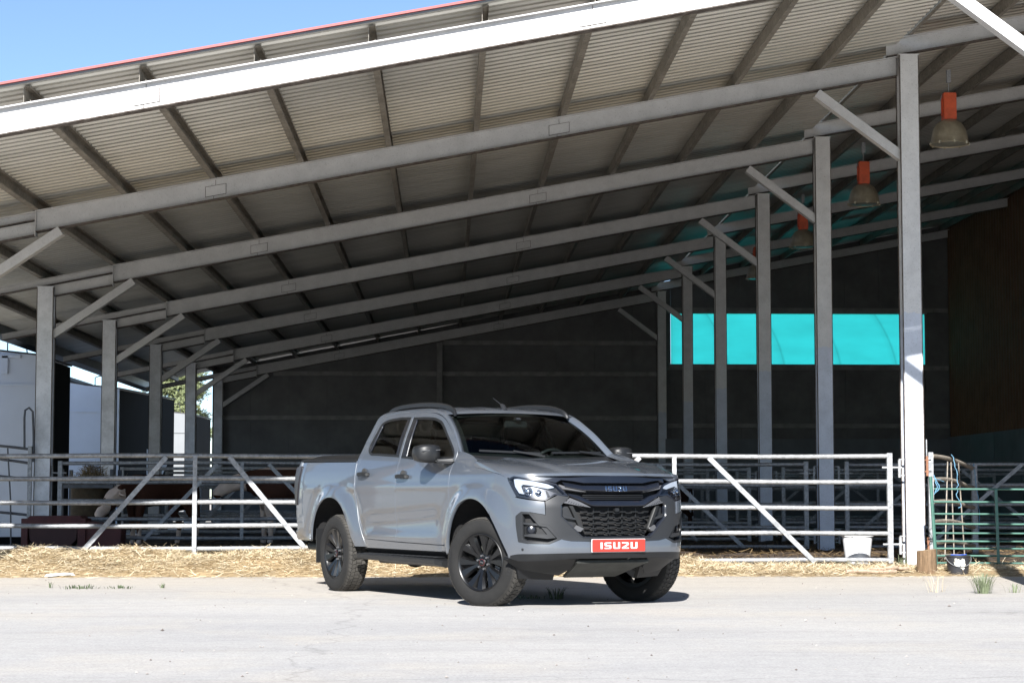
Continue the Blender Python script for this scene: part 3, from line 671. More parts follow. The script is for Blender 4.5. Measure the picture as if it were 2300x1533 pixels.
o = MB(); o.add([(0, 0, .012), (.25, .03, .03), (.34, .12, .02), (.05, .10, .015), (.02, .02, .04), (.24, .05, .055), (.31, .12, .05), (.07, .11, .04)], [(0, 1, 2, 3), (4, 5, 6, 7), (0, 4, 5, 1), (1, 5, 6, 2), (2, 6, 7, 3), (3, 7, 4, 0)])
o = o.build("plastic_scrap", M['tub'], None, loc=(-4.72, 23.55, 0)); setp(o, "flat white plastic scrap at the edge of the straw on the left", "scrap")
M['weed'] = simple("grey_green_leaf", (.125, .15, .085), .7, 0, .3, 30)
M['weed2'] = simple("dark_green_leaf", (.055, .075, .035), .7, 0, .3, 30)
def tuft(name, u, v, n, h, spread, mat, seed, label, cat="weed", w=.006):
    rr = random.Random(seed); mb = MB()
    for i in range(n):
        a = rr.uniform(0, 2*math.pi); r0 = rr.uniform(0, spread*.35); L = h*rr.uniform(.5, 1.15); lean = rr.uniform(.15, .95)
        p = Vector((r0*math.cos(a), r0*math.sin(a), 0)); d = Vector((math.cos(a), math.sin(a), 0)); sd = Vector((-math.sin(a), math.cos(a), 0))
        pts = [p, p+d*L*lean*.25+Vector((0, 0, L*.5)), p+d*L*lean*.6+Vector((0, 0, L*.8)), p+d*L*lean+Vector((0, 0, L*(.95-.4*lean)))]
        ws = [w, w*.9, w*.6, w*.1]
        vv = []
        for q, ww in zip(pts, ws): vv += [q-sd*ww/2, q+sd*ww/2]
        mb.add(vv, [(0, 1, 3, 2), (2, 3, 5, 4), (4, 5, 7, 6)])
    o = mb.build(name, mat, None, loc=(u, v, 0)); setp(o, label, cat); return o
tuft("grass_tuft", 5.27, 19.35, 150, .22, .25, M['weed'], 1, "pale green grass tuft growing in the yard at the right edge")
tuft("grass_tuft", 5.62, 19.5, 26, .10, .25, M['weed'], 21, "low weed sprig right beside the pale grass tuft")
tuft("dry_grass", 4.88, 19.6, 16, .22, .4, M['straw'], 22, "dry yellow grass stems left of the pale grass tuft", "dry grass", .004)
tuft("weed_clump", -3.77, 20.7, 60, .045, .6, M['weed2'], 2, "largest low weed clump in the yard crack, left of the truck", w=.012)
tuft("weed_clump", -3.38, 20.75, 30, .035, .5, M['weed2'], 3, "thin weed clump right of the largest one in the yard crack", w=.012)
tuft("weed_clump", -4.12, 20.85, 9, .08, .1, M['weed2'], 4, "spindly upright weed at the left end of the yard crack")
tuft("weed_clump", -2.95, 20.8, 22, .055, .08, M['weed'], 5, "small single weed between the weed clumps and the rear wheel", w=.008)
tuft("weed_clump", 1.02, 18.4, 46, .12, .25, M['weed2'], 6, "dark weed growing in the shade under the truck front", w=.008)
tuft("weed_clump", .80, 18.5, 30, .04, .5, M['weed2'], 7, "flat weed mat under the truck beside the dark weed", w=.01)
tuft("weed_clump", 5.15, 25.4, 40, .16, .5, M['weed'], 8, "thin green grass by the foot of the white tub")
tuft("weed_clump", 5.85, 25.3, 40, .22, .3, M['weed'], 9, "thin green grass at the left foot of the front column")

# ---------------------------------------------------------------- pines
M['pine'] = simple("pine_needles", (.15, .175, .08), .75, 0, .55, 2.2)
M['pinetrunk'] = simple("pine_bark", (.10, .07, .05), .9, 0, .3, 6)
def pine(u, v, h, r, seed, label, n=2600, leaf=.20, clumps=46, base=.35, group=None):
    rr = np.random.RandomState(seed); t = empty("pine_tree", (u, v, 0)); setp(t, label, "tree", group)
    mb = MB(); mb.tube([(0, 0, 0), (.1, 0, h*.3), (-.1, .1, h*.6), (0, 0, h*.92)], [h*.018, h*.014, h*.010, h*.003], 8)
    cl = []
    for i in range(clumps):
        z = h*(base+(1-base)*rr.beta(1.3, 1.2)); f = (z/h-base)/(1-base); rad = r*(1-.75*f**1.5)*rr.uniform(.25, 1); a = rr.uniform(0, 6.28)
        c = np.array([rad*math.cos(a), rad*math.sin(a), z]); s = r*rr.uniform(.16, .34); cl.append((c, s))
        mb.tube([(0, 0, z-h*.08), tuple(c*np.array([.5, .5, 1])-np.array([0, 0, h*.02])), tuple(c)], [h*.008, h*.005, h*.002], 5)
    mb.build("trunk", M['pinetrunk'], t, smooth=True)
    vv = []; ff = []
    for i in range(n):
        c, s = cl[rr.randint(len(cl))]; d = rr.normal(0, 1, 3); d /= np.linalg.norm(d); p = c + d*s*rr.uniform(.3, 1)**.5*np.array([1, 1, .6])
        a = rr.normal(0, 1, 3); a /= np.linalg.norm(a); b = np.cross(a, rr.normal(0, 1, 3)); b /= np.linalg.norm(b)
        L = leaf*rr.uniform(.6, 1.3); k = len(vv)
        for q in range(3):
            ang = q*1.05; e = a*math.cos(ang)+b*math.sin(ang); g = np.cross(e, d); g /= (np.linalg.norm(g)+1e-6); k = len(vv)
            vv += [tuple(p-e*L/2-g*L*.10), tuple(p+e*L/2-g*L*.05), tuple(p+e*L/2+g*L*.05), tuple(p-e*L/2+g*L*.10)]; ff.append((k, k+1, k+2, k+3))
    mesh_obj("crown", vv, ff, M['pine'], t); return t
pine(-13.6, 98, 7.6, 3.2, 3, "bushy pine tree seen behind the tanks, left of the fourth column", 16000, .19, 46, .2)
pine(-10.3, 104, 5.6, 1.7, 5, "small thin pine beside the back wall corner", 6000, .18, 26, .15)
pine(-17.5, 108, 6.2, 3.0, 6, "low pine partly hidden behind the farthest tank", 8000, .22, 40, .1)
pine(-13.1, 30, 21, 2.9, 20, "tall slim pine added out of view, left of the frame, to shade the tanks", 22000, .42, 150, .40)  # unseen tree, put here only to cast shade on the second tank
silo = empty("feed_silo", (-10.05, 35.4, 0)); setp(silo, "pale round silo on legs, added outside the frame to shade the nearest tank", "silo")  # unseen silo, added as a sun blocker for the nearest tank front
mb = MB(); mb.lathe([(.25, .9), (1.15, 2.0), (1.18, 2.05), (1.18, 6.9), (1.10, 7.0), (.25, 7.7), (.01, 7.75)], 36); mb.build("shade_silo_body", M['tankwhite'], silo, smooth=True)
for a_ in (.8, 2.4, 3.9, 5.5):
    mb = MB(); mb.tube([(1.12*math.cos(a_), 1.12*math.sin(a_), 0), (1.12*math.cos(a_), 1.12*math.sin(a_), 2.3)], .05, 8); mb.build("leg", M['galv_dull'], silo)

# ---------------------------------------------------------------- cows
def cow(name, loc, rz, scale, label, head_down=.0, white_leg=True, seed=0, dark=False, headyaw=0):
    """faces +x; skeleton grown with a skin modifier"""
    P = {}; E_ = []; Rr = {}
    def a(n, p, r): P[n] = Vector(p); Rr[n] = r
    hd = head_down
    a('pel', (-.72, 0, 1.12), (.24, .25)); a('loin', (-.35, 0, 1.10), (.27, .31)); a('belly', (.0, 0, 1.06), (.31, .34)); a('chest', (.38, 0, 1.05), (.26, .34)); a('wither', (.58, 0, 1.10), (.20, .29))
    a('neck', (.82, headyaw*.1, 1.16-.20*hd), (.14, .20)); a('poll', (1.04, headyaw*.25, 1.24-.48*hd), (.125, .15)); a('brow', (1.14, headyaw*.33, 1.16-.60*hd), (.135, .155))
    a('nose', (1.34, headyaw*.45, 1.02-.66*hd), (.10, .11)); a('muzzle', (1.45, headyaw*.52, .93-.68*hd), (.085, .08))
    a('tailb', (-.98, 0, 1.22), (.05, .05)); a('tail1', (-1.05, 0, 1.0), (.022, .022)); a('tail2', (-1.06, 0, .62), (.02, .02)); a('tail3', (-1.06, 0, .45), (.04, .04))
    ch = ['pel', 'loin', 'belly', 'chest', 'wither', 'neck', 'poll', 'brow', 'nose', 'muzzle']
    E_ += list(zip(ch, ch[1:])) + [('pel', 'tailb'), ('tailb', 'tail1'), ('tail1', 'tail2'), ('tail2', 'tail3')]
    for s, q in ((1, 'l'), (-1, 'r')):
        o = .06*s*(1 if seed % 2 else -1)
        a('sh'+q, (.50, s*.15, .88), (.13, .15)); a('kn'+q, (.52+o, s*.17, .50), (.062, .062)); a('fe'+q, (.50+o, s*.17, .15), (.045, .045)); a('ho'+q, (.53+o, s*.17, .035), (.06, .055))
        E_ += [('chest', 'sh'+q), ('sh'+q, 'kn'+q), ('kn'+q, 'fe'+q), ('fe'+q, 'ho'+q)]
        a('th'+q, (-.68, s*.17, .86), (.15, .17)); a('st'+q, (-.60-o, s*.19, .64), (.09, .10)); a('hk'+q, (-.80-o, s*.19, .46), (.055, .06)); a('hf'+q, (-.76-o, s*.19, .15), (.045, .045)); a('hh'+q, (-.72-o, s*.19, .035), (.06, .055))
        E_ += [('pel', 'th'+q), ('th'+q, 'st'+q), ('st'+q, 'hk'+q), ('hk'+q, 'hf'+q), ('hf'+q, 'hh'+q)]
        pb = P['poll']; a('ea'+q, (pb.x-.02, pb.y+s*.15, pb.z+.02), (.035, .03)); a('eb'+q, (pb.x-.06, pb.y+s*.27, pb.z-.01), (.045, .018)); E_ += [('poll', 'ea'+q), ('ea'+q, 'eb'+q)]
    keys = list(P); me = bpy.data.meshes.new(name); me.from_pydata([tuple(P[k]) for k in keys], [(keys.index(x), keys.index(y)) for x, y in E_], [])
    o = bpy.data.objects.new(name, me); COL.objects.link(o)
    sk = o.modifiers.new("skin", 'SKIN'); sk.use_smooth_shade = True
    for i, k in enumerate(keys):
        me.skin_vertices[0].data[i].radius = Rr[k]; me.skin_vertices[0].data[i].use_root = (k == 'pel')
    ss = o.modifiers.new("sub", 'SUBSURF'); ss.levels = 2; ss.render_levels = 2
    dg_ = bpy.context.evaluated_depsgraph_get(); ev = o.evaluated_get(dg_); me2 = bpy.data.meshes.new_from_object(ev)
    o.modifiers.clear(); o.data = me2; me2.name = name
    for p in me2.polygons: p.use_smooth = True
    for v in me2.vertices:      # flatten the barrel sideways a little, drop the brisket
        if v.co.z < .95 and .2 < v.co.x < .8 and abs(v.co.y) < .1: v.co.z -= .04
    # hide: brown coat with cream face, belly and lower legs
    m, n, b = newmat("cow_hide"); b.inputs["Roughness"].default_value = .8; b.inputs["Specular IOR Level"].default_value = .25
    s = seps(n); nz = noise(n, 2.6, 3, .5)
    facem = mth(n, 'GREATER_THAN', mth(n, 'ADD', s.outputs[0], mth(n, 'MULTIPLY', nz, .25)), 1.02)
    low = mth(n, 'LESS_THAN', mth(n, 'ADD', s.outputs[2], mth(n, 'MULTIPLY', noise(n, 3.4, 2, .5), .5)), .98 if white_leg else .60)
    fr = mth(n, 'GREATER_THAN', s.outputs[0], .22 if white_leg else -3)
    top = mth(n, 'MULTIPLY', mth(n, 'GREATER_THAN', s.outputs[2], 1.33), mth(n, 'LESS_THAN', mth(n, 'ADD', s.outputs[0], mth(n, 'MULTIPLY', nz, .3)), .9 if white_leg else -5))
    w = mth(n, 'MAXIMUM', mth(n, 'MAXIMUM', facem, mth(n, 'MULTIPLY', low, fr)), top)
    patch = mth(n, 'MULTIPLY', facem, mth(n, 'GREATER_THAN', noise(n, 4.2, 1, .3), .60)) 
    w = mth(n, 'MULTIPLY', w, mth(n, 'SUBTRACT', 1., patch))
    brown = (.055, .021, .012) if not dark else (.03, .012, .008)
    c = mix(n, w, brown, (.62, .50, .42)); c = mix(n, .6, c, ramp(n, noise(n, 9, 5), [(.3, .75), (.7, 1.15)]), 'MULTIPLY')
    n.links.new(c, b.inputs["Base Color"]); bump(n, b, noise(n, 45, 4, stretch=(1, 1, 3)), .3, .01)
    me2.materials.clear(); me2.materials.append(m)
    o.location = loc; o.rotation_euler = (0, 0, rz); o.scale = (scale,)*3; setp(o, label, "cow", "cows in the barn")
    br = P['brow']; ms = P['muzzle']
    for s_ in (1, -1):
        mb = MB(); mb.lathe([(.001, -.02), (.016, -.012), (.02, 0), (.016, .012), (.001, .02)], 10, c=(br.x+.01, br.y+s_*.103, br.z+.015)); mb.build("eye", M['dark'], o, smooth=True)
        mb = MB(); mb.lathe([(.001, -.01), (.014, 0), (.001, .01)], 8, c=(ms.x+.045, ms.y+s_*.035, ms.z+.0)); mb.build("nostril", M['dark'], o, smooth=True)
    return o
cow("cow", (-5.0, 34.5, .10), R(180+48), .90, "brown cow with a pale face lowered towards the hay, behind the left gate", head_down=.55, white_leg=False, seed=1, headyaw=0)
cow("cow", (-2.62, 34.9, .10), R(180+4), 1.0, "brown cow with white face, white chest and white front leg, facing left", head_down=.12, seed=2)
cow("cow", (4.55, 43.0, .10), R(180+30), .95, "dark cow far inside the barn, seen through the right gate", head_down=.7, white_leg=True, seed=3, dark=True)
# ================================================================ pickup truck
TX, TY, TH = 1.065, 17.66, R(26.1)
truck = empty("pickup_truck", (TX, TY, 0), -(math.pi/2-TH)); setp(truck, "grey double cab pickup truck with black grille and wheels parked in front of the barn", "pickup truck")
def carpaint():
    m, n, b = newmat("grey_car_paint"); b.inputs["Base Color"].default_value = (.056, .066, .082, 1); b.inputs["Roughness"].default_value = .38
    b.inputs["Coat Weight"].default_value = 1.0; b.inputs["Coat Roughness"].default_value = .02; b.inputs["Coat IOR"].default_value = 1.5
    # road dust low on the doors
    s = seps(n); k = n.nodes.new("ShaderNodeMapRange"); k.inputs[1].default_value = .75; k.inputs[2].default_value = .35
    n.links.new(mth(n, 'ADD', s.outputs[2], mth(n, 'MULTIPLY', noise(n, 4, 5, .7), .25)), k.inputs[0])
    d = mth(n, 'MULTIPLY', k.outputs[0], .35)
    n.links.new(mix(n, d, (.056, .066, .082), (.15, .14, .125)), b.inputs["Base Color"])
    n.links.new(mth(n, 'ADD', mth(n, 'MULTIPLY', d, .5), .03), b.inputs["Coat Roughness"])
    return m
M['paint'] = carpaint()
M['blk'] = simple("satin_black_plastic", (.009, .0095, .0105), .45, 0, .15, 8, spec=.35)
M['gun'] = simple("gunmetal_plastic", (.0145, .0155, .0175), .45, .0, .08, 6, spec=.4)
M['glossblk'] = simple("gloss_dark_blue_black", (.006, .0075, .012), .3, 0, .1, 5, coat=.5)
M['liner'] = simple("wheel_well_black", (.010, .010, .011), .9, 0, .2)
M['chrome'] = simple("bright_chrome", (.55, .57, .60), .12, 1, .02)
M['silver'] = simple("silver_plastic", (.10, .10, .105), .35, .4, .05)
M['liner2'] = simple('grille_black', (.006,.0065,.007), .55, 0, .1, spec=.4)
M['under'] = simple("underbody_grey", (.035, .037, .033), .7, .1, .35, 7)
M['tire'] = simple("tyre_rubber", (.0125, .0122, .012), .8, 0, .25, 8, .15, 60, spots=(3, .50, (.020, .019, .0175)))
def m_tire():
    m, n, b = newmat("tyre_rubber"); b.inputs["Roughness"].default_value = .85; b.inputs["Specular IOR Level"].default_value = .3
    s = seps(n); r = mth(n, 'SQRT', mth(n, 'ADD', mth(n, 'MULTIPLY', s.outputs[0], s.outputs[0]), mth(n, 'MULTIPLY', s.outputs[2], s.outputs[2])))
    k = n.nodes.new("ShaderNodeMapRange"); k.inputs[1].default_value = .358; k.inputs[2].default_value = .389
    n.links.new(r, k.inputs[0]); f = mth(n, 'MULTIPLY', k.outputs[0], ramp(n, noise(n, 9, 5, .7), [(.3, .35), (.65, 1.)]))
    side_ = ramp(n, noise(n, 5, 5, .7), [(.35, (.008, .008, .008)), (.7, (.014, .0135, .013))])
    n.links.new(mix(n, f, side_, (.062, .058, .052)), b.inputs["Base Color"]); bump(n, b, noise(n, 60, 4), .15, .004); return m
M['tire'] = m_tire()
M['rim'] = simple("black_alloy", (.0035, .0036, .004), .32, .0, .1, coat=.2, spec=.35)
M['glass'] = m_glass("car_glass", (.56, .64, .60), -.035)
M['glass_s'] = m_glass("side_glass", (.26, .31, .29), .03)
M['lens'] = m_glass("headlamp_lens", (.88, .9, .93), .02)
M['seat'] = simple("seat_fabric", (.02, .021, .022), .85)
M['plate'] = simple("plate_red", (.30, .028, .018), .45, 0, .03)
M['white'] = simple("white_lettering", (.42, .42, .42), .45, 0, .03)
M['redl'] = simple("red_lens", (.10, .004, .006), .15, 0, .2, coat=1)
M['amber'] = simple("smoked_lens", (.008, .006, .007), .35, 0, .2, spec=.4)
m, n, b = newmat("led_light"); b.inputs["Base Color"].default_value = (.12, .132, .165, 1); b.inputs["Emission Color"].default_value = (.8, .88, 1, 1); b.inputs["Emission Strength"].default_value = .30; M['led'] = m
ZS = [.28,.45,.52,.6,.8,1.0,1.1,1.2,1.3,1.4,1.5,1.6,1.66,1.73,1.77,1.83]
SS = [.85,.875,.888,.897,.905,.906,.902,.888,.862,.83,.795,.75,.722,.688,.64,.50]
def cr(xs, ys, x):
    """smooth (monotone cubic) interpolation"""
    n = len(xs); i = max(0, min(n-2, int(np.searchsorted(xs, x))-1)); x = min(max(x, xs[0]), xs[-1])
    h = xs[i+1]-xs[i]; d = (ys[i+1]-ys[i])/h
    def sl(k):
        if k <= 0 or k >= n-1: return (ys[1]-ys[0])/(xs[1]-xs[0]) if k <= 0 else (ys[-1]-ys[-2])/(xs[-1]-xs[-2])
        a = (ys[k]-ys[k-1])/(xs[k]-xs[k-1]); c = (ys[k+1]-ys[k])/(xs[k+1]-xs[k])
        return 0 if a*c <= 0 else 2*a*c/(a+c)
    m0, m1 = sl(i), sl(i+1); t = (x-xs[i])/h
    return ys[i]*(2*t**3-3*t*t+1)+m0*h*(t**3-2*t*t+t)+ys[i+1]*(-2*t**3+3*t*t)+m1*h*(t**3-t*t)
def sm(a, b, x): t = min(1, max(0, (x-a)/(b-a))); return t*t*(3-2*t)
def Sside(x, z):
    s = cr(ZS, SS, z)
    s -= .05*sm(-1.3, -.5, x)**1.0*sm(1.12, 1.32, z)
    for xc in (0., -3.15):
        d = math.hypot(x-xc, (z-.40)*1.0); s += .034*(1-sm(.54, .70, d))*sm(1.14, .98, z)
        s -= .010*math.exp(-((d-.72)/.05)**2)*sm(1.10, .95, z)
    # door sculpting: shallow waist crease and hollow lower down
    dd = sm(-2.55, -2.2, x)*sm(-.55, -.85, x)
    s += .006*math.exp(-((z-1.035)/.035)**2)*sm(-4.1, -3.8, x)*sm(.6, .2, x)
    s -= .016*dd*math.exp(-((z-(.70+.05*(x+1.6)))/.10)**2); s += .010*dd*math.exp(-((z-.56)/.05)**2)
    if x < -3.95: s -= .035*((-3.95-x)/.32)**2
    if z > 1.25 and x < -2.66: s = min(s, .872)
    return s
CURVE = [(.91,0),(.895,.25),(.865,.42),(.83,.56),(.775,.68),(.70,.77),(.60,.83),(.48,.875),(.35,.90),(.2,.905)][::-1]
_q = [.2]
for (a_, b_), (c_, d_) in zip(CURVE, CURVE[1:]): _q.append(_q[-1]+math.hypot(a_-c_, b_-d_))
QC = _q[-1]; _cx = [p[0] for p in CURVE]; _cy = [p[1] for p in CURVE]
FZ = [.2,.28,.36,.42,.5,.6,.85,.95,1.05,1.12,1.2]; FX = [-.3,-.2,-.06,-.01,.01,0,0,-.02,-.055,-.075,-.13]
def body(q, z):
    if q > QC: x, s, z = body(2*QC-q, z); return (x, -s, z)
    if q <= .2: return (q, Sside(q, z), z)
    x = cr(_q, _cx, q); s = cr(_q, _cy, q); w = sm(.2, 1.1, q)
    return (x+w*cr(FZ, FX, z), s*(1-(1-cr(ZS, SS, z)/.905)*(1-.7*w)) + (Sside(min(q, .7), z)-cr(ZS, SS, z))*sm(.75, .2, q), z)
side = lambda x, z: (x, Sside(x, z), z)
def nrm(fn, a, b, e=.004):
    p = Vector(fn(a, b)); u = Vector(fn(a+e, b))-Vector(fn(a-e, b)); v = Vector(fn(a, b+e))-Vector(fn(a, b-e))
    n_ = v.cross(u).normalized()
    return -n_ if n_.dot(p-Vector((-1.7, 0, .9))) < 0 else n_
def W(p, sgn=1): return (p[0], -p[1]*sgn, p[2])       # truck side coordinate s -> local -y
def dens(poly, res):
    out = []
    for (a, b), (c, d) in zip(poly, poly[1:]+poly[:1]):
        k = max(1, int(math.hypot(a-c, b-d)/res+.5))
        for i in range(k): out.append((a+(c-a)*i/k, b+(d-b)*i/k))
    return out
def spl(pts, k=6, closed=False):
    """Catmull-Rom through points (open) for smooth curved outlines"""
    out = []; n = len(pts); rng_ = range(n) if closed else range(n-1)
    for i in rng_:
        p0 = pts[(i-1) % n] if closed or i > 0 else pts[0]; p1 = pts[i]; p2 = pts[(i+1) % n]; p3 = pts[(i+2) % n] if closed or i < n-2 else pts[-1]
        for j in range(k):
            t = j/k; out.append(tuple(.5*((2*b)+(c-a)*t+(2*a-5*b+4*c-d)*t*t+(3*b-a-3*c+d)*t**3) for a, b, c, d in zip(p0, p1, p2, p3)))
    if not closed: out.append(tuple(pts[-1]))
    return out
def inside(p, poly):
    x, y = p; c = False; j = len(poly)-1
    for i in range(len(poly)):
        xi, yi = poly[i]; xj, yj = poly[j]
        if (yi > y) != (yj > y) and x < (xj-xi)*(y-yi)/(yj-yi)+xi: c = not c
        j = i
    return c
def near(p, poly, d):
    for (a, b), (c, e) in zip(poly, poly[1:]+poly[:1]):
        vx, vy = c-a, e-b; t = max(0, min(1, ((p[0]-a)*vx+(p[1]-b)*vy)/(vx*vx+vy*vy+1e-12)))
        if math.hypot(p[0]-a-t*vx, p[1]-b-t*vy) < d: return True
    return False
def rounded(poly, r, k=3):
    out = []; n = len(poly)
    for i in range(n):
        p, a, b = Vector(poly[i]), Vector(poly[i-1]), Vector(poly[(i+1) % n]); la, lb = (a-p).length, (b-p).length
        rr = min(r, la*.4, lb*.4); A = p+(a-p).normalized()*rr; B = p+(b-p).normalized()*rr
        for j in range(k+1):
            t = j/k; out.append(tuple(A*(1-t)**2+p*2*t*(1-t)+B*t*t))
    return out
def panel(name, fn, poly, mat, parent=truck, holes=(), off=0., depth=.012, res=.05, sgn=(1,), chamfer=.0, label=None):
    """curved panel: poly and holes in the (a, b) plane of fn, raised by off, with a folded-in rim"""
    if sum(a*d-c*b for (a, b), (c, d) in zip(poly, poly[1:]+poly[:1])) < 0: poly = poly[::-1]
    holes = [h[::-1] if sum(a*d-c*b for (a, b), (c, d) in zip(h, h[1:]+h[:1])) > 0 else h for h in holes]
    P0 = dens(poly, res*.6); H = [dens(h, res*.6) for h in holes]; loops = [P0]+H; pts, edges = [], []
    for L in loops:
        n0 = len(pts); pts += L; edges += [(n0+i, n0+(i+1) % len(L)) for i in range(len(L))]
    xs = [p[0] for p in P0]; ys = [p[1] for p in P0]; a = min(xs)
    nb = len(pts)
    i = 0; y = min(ys)+res*.5
    while y < max(ys):
        x = a + (res*.5 if i % 2 else 0)
        while x < max(xs):
            q = (x, y)
            if inside(q, P0) and not any(inside(q, h) for h in H) and not any(near(q, L, res*.4) for L in loops): pts.append(q)
            x += res
        y += res*.87; i += 1
    r = delaunay_2d_cdt([Vector(p) for p in pts], edges, [], 0, 1e-7)
    ov, of = r[0], r[2]; tri = []
    for f in of:
        c = (sum(ov[k][0] for k in f)/len(f), sum(ov[k][1] for k in f)/len(f))
        if inside(c, P0) and not any(inside(c, h) for h in H): tri.append(tuple(f))
    V3, N3 = [], []
    for p in ov:
        n_ = nrm(fn, p[0], p[1]); c = Vector(fn(p[0], p[1])); V3.append(c+n_*off); N3.append(n_)
    faces = list(tri); verts = list(V3); norms = list(N3)
    if depth:
        for L in loops:
            n = len(L); base = len(verts); cc = [Vector(fn(*p)) for p in L]; nn = [nrm(fn, *p) for p in L]
            side_n = []
            for i in range(n):
                ta, tb = L[(i+1) % n][0]-L[i-1][0], L[(i+1) % n][1]-L[i-1][1]; tl_ = math.hypot(ta, tb)+1e-9
                o2 = Vector(fn(L[i][0]+tb/tl_*.004, L[i][1]-ta/tl_*.004))-cc[i]; o2 -= nn[i]*o2.dot(nn[i]); side_n.append(o2.normalized())
            for c, nn_, sn in zip(cc, nn, side_n):
                verts += [c+nn_*off, c+nn_*(off-depth)]; norms += [(sn+nn_).normalized(), sn]
            for i in range(n):
                a_, b_ = base+2*i, base+2*((i+1) % n); faces.append((a_, a_+1, b_+1, b_))
    objs = []
    for s_ in sgn:
        vv = [W(v, s_) for v in verts]; nv = [W(v, s_) for v in norms]; ff = []
        for f in faces:
            p_ = [Vector(vv[k]) for k in f]; g = (p_[1]-p_[0]).cross(p_[2]-p_[0])
            if g.length < 1e-12: g = (p_[2]-p_[1]).cross(p_[-1]-p_[1])
            ff.append(f[::-1] if g.dot(sum((Vector(nv[k]) for k in f), Vector())) < 0 else f)
        pa = parent[s_] if isinstance(parent, dict) else parent
        o = mesh_obj(name, vv, ff, mat, pa, smooth=True, normals=nv); objs.append(o)
        if label: o["label"] = label
    return objs if len(objs) > 1 else objs[0]
def patch(name, fn, na, nb, mat, parent=truck, thick=0):
    vv = [W(fn(i/na, j/nb)) for j in range(nb+1) for i in range(na+1)]
    ff = [(j*(na+1)+i, j*(na+1)+i+1, (j+1)*(na+1)+i+1, (j+1)*(na+1)+i) for j in range(nb) for i in range(na)]
    f = ff[len(ff)//2]; 
    o = mesh_obj(name, vv, ff, mat, parent, smooth=True)
    return o
BOTH = (1, -1)
mq0 = lambda poly: [(2*QC-a, b) for a, b in poly]
# outlines on the side (x, z)
ARCH_F = spl([(-.55,.43),(-.53,.52),(-.49,.63),(-.43,.74),(-.33,.845),(-.20,.905),(-.05,.928),(.09,.915),(.21,.873),(.31,.80),(.385,.71),(.45,.60),(.505,.49),(.53,.425)], 3)
ARCH_R = spl([(-3.74,.49),(-3.71,.60),(-3.66,.71),(-3.56,.83),(-3.39,.915),(-3.18,.94),(-3.01,.912),(-2.87,.835),(-2.75,.70),(-2.665,.56),(-2.60,.46)], 3)
GAP = [(-2.655,1.300),(-2.64,1.15),(-2.62,.98),(-2.59,.86),(-2.53,.70),(-2.47,.57),(-2.42,.46)]
g_ = .007
# --- rear body side (bed)
bed = spl([(-4.15,1.325),(-4.215,1.305),(-4.255,1.22),(-4.25,1.05),(-4.22,.80),(-4.18,.57)], 3)
bed_poly = [(p[0]-g_, p[1]) for p in GAP[::-1]] + [(-3.4,1.312)] + bed + [(-3.76,.49)] + ARCH_R[1:] 
panel("bed_side", body, bed_poly, M['paint'], sgn=BOTH, depth=.02)
# tonneau, bed rail, tailgate
rail = [W(p) for p in []]
def tonneau(a, b):
    x = -4.10+a*(4.10-2.66); s = (b*2-1)*.845; e = max(abs(b*2-1)-.80, 0)/.2; ex = max(0, .06-a)/.06
    return (x, s, 1.395-.02*a - .055*e*e - .05*ex*ex - .03*(b*2-1)**2)
patch("tonneau_cover", tonneau, 40, 30, M['blk'])
for s_ in BOTH:
    mb = MB(); mb.hexa([W(p, s_) for p in [(-4.12,.79,1.30),(-2.665,.79,1.29),(-2.665,.875,1.285),(-4.12,.875,1.31),(-4.12,.79,1.345),(-2.665,.79,1.325),(-2.665,.862,1.312),(-4.12,.862,1.334)]]); mb.build("bed_rail", M['blk'], truck, bevel=.008)
mb = MB(); mb.prism([(-4.20,.60),(-4.22,.95),(-4.24,1.20),(-4.20,1.33),(-4.15,1.33),(-4.15,.60)], 1, -.74, .74); mb.build("tailgate", M['paint'], truck, bevel=.01)
mb = MB(); mb.prism([(-4.13,.47),(-4.36,.50),(-4.38,.60),(-4.18,.64),(-4.13,.62)], 1, -.80, .80); mb.build("rear_bumper", M['gun'], truck, bevel=.015)
for s_ in BOTH: # bumper corner and exhaust side
    mb = MB(); mb.hexa([W(p, s_) for p in [(-4.36,.78,.49),(-3.80,.86,.49),(-3.80,.90,.50),(-4.30,.84,.50),(-4.37,.78,.61),(-3.82,.86,.57),(-3.82,.895,.57),(-4.32,.845,.60)]]); mb.build("bumper_corner", M['paint'], truck, bevel=.01)
for s_ in BOTH:
    tl = []
    for name, mt, x0, x1, off in (("taillight", M['amber'], -4.30, -4.12, .012),):
        panel(name, body, [(-4.075,1.266),(-4.085,1.20),(-4.115,1.05),(-4.155,.86),(-4.235,.86),(-4.285,1.05),(-4.300,1.255)], mt, sgn=(s_,), off=off, depth=.03, res=.04)
    mb = MB(); mb.hexa([W(p, s_) for p in [(-4.28,.66,.86),(-4.20,.66,.86),(-4.20,.865,.86),(-4.25,.855,.86),(-4.33,.66,1.25),(-4.22,.66,1.25),(-4.22,.85,1.25),(-4.305,.84,1.25)]]); mb.build("taillight_rear", M['redl'], truck, bevel=.012)
mb = MB(); mb.box((-4.50,.0-.06,.60),(-4.20,.06,.68)); mb.tube([(-4.48, 0, .68), (-4.48, 0, .76)], .025, 10); mb.build("tow_hook", M['galv_dull'], truck, bevel=.006)
mb = MB(); mb.tube([W((-3.9,.62,.42)), W((-4.36,.66,.42))], .035, 14); mb.build("exhaust_pipe", M['under'], truck, smooth=True)
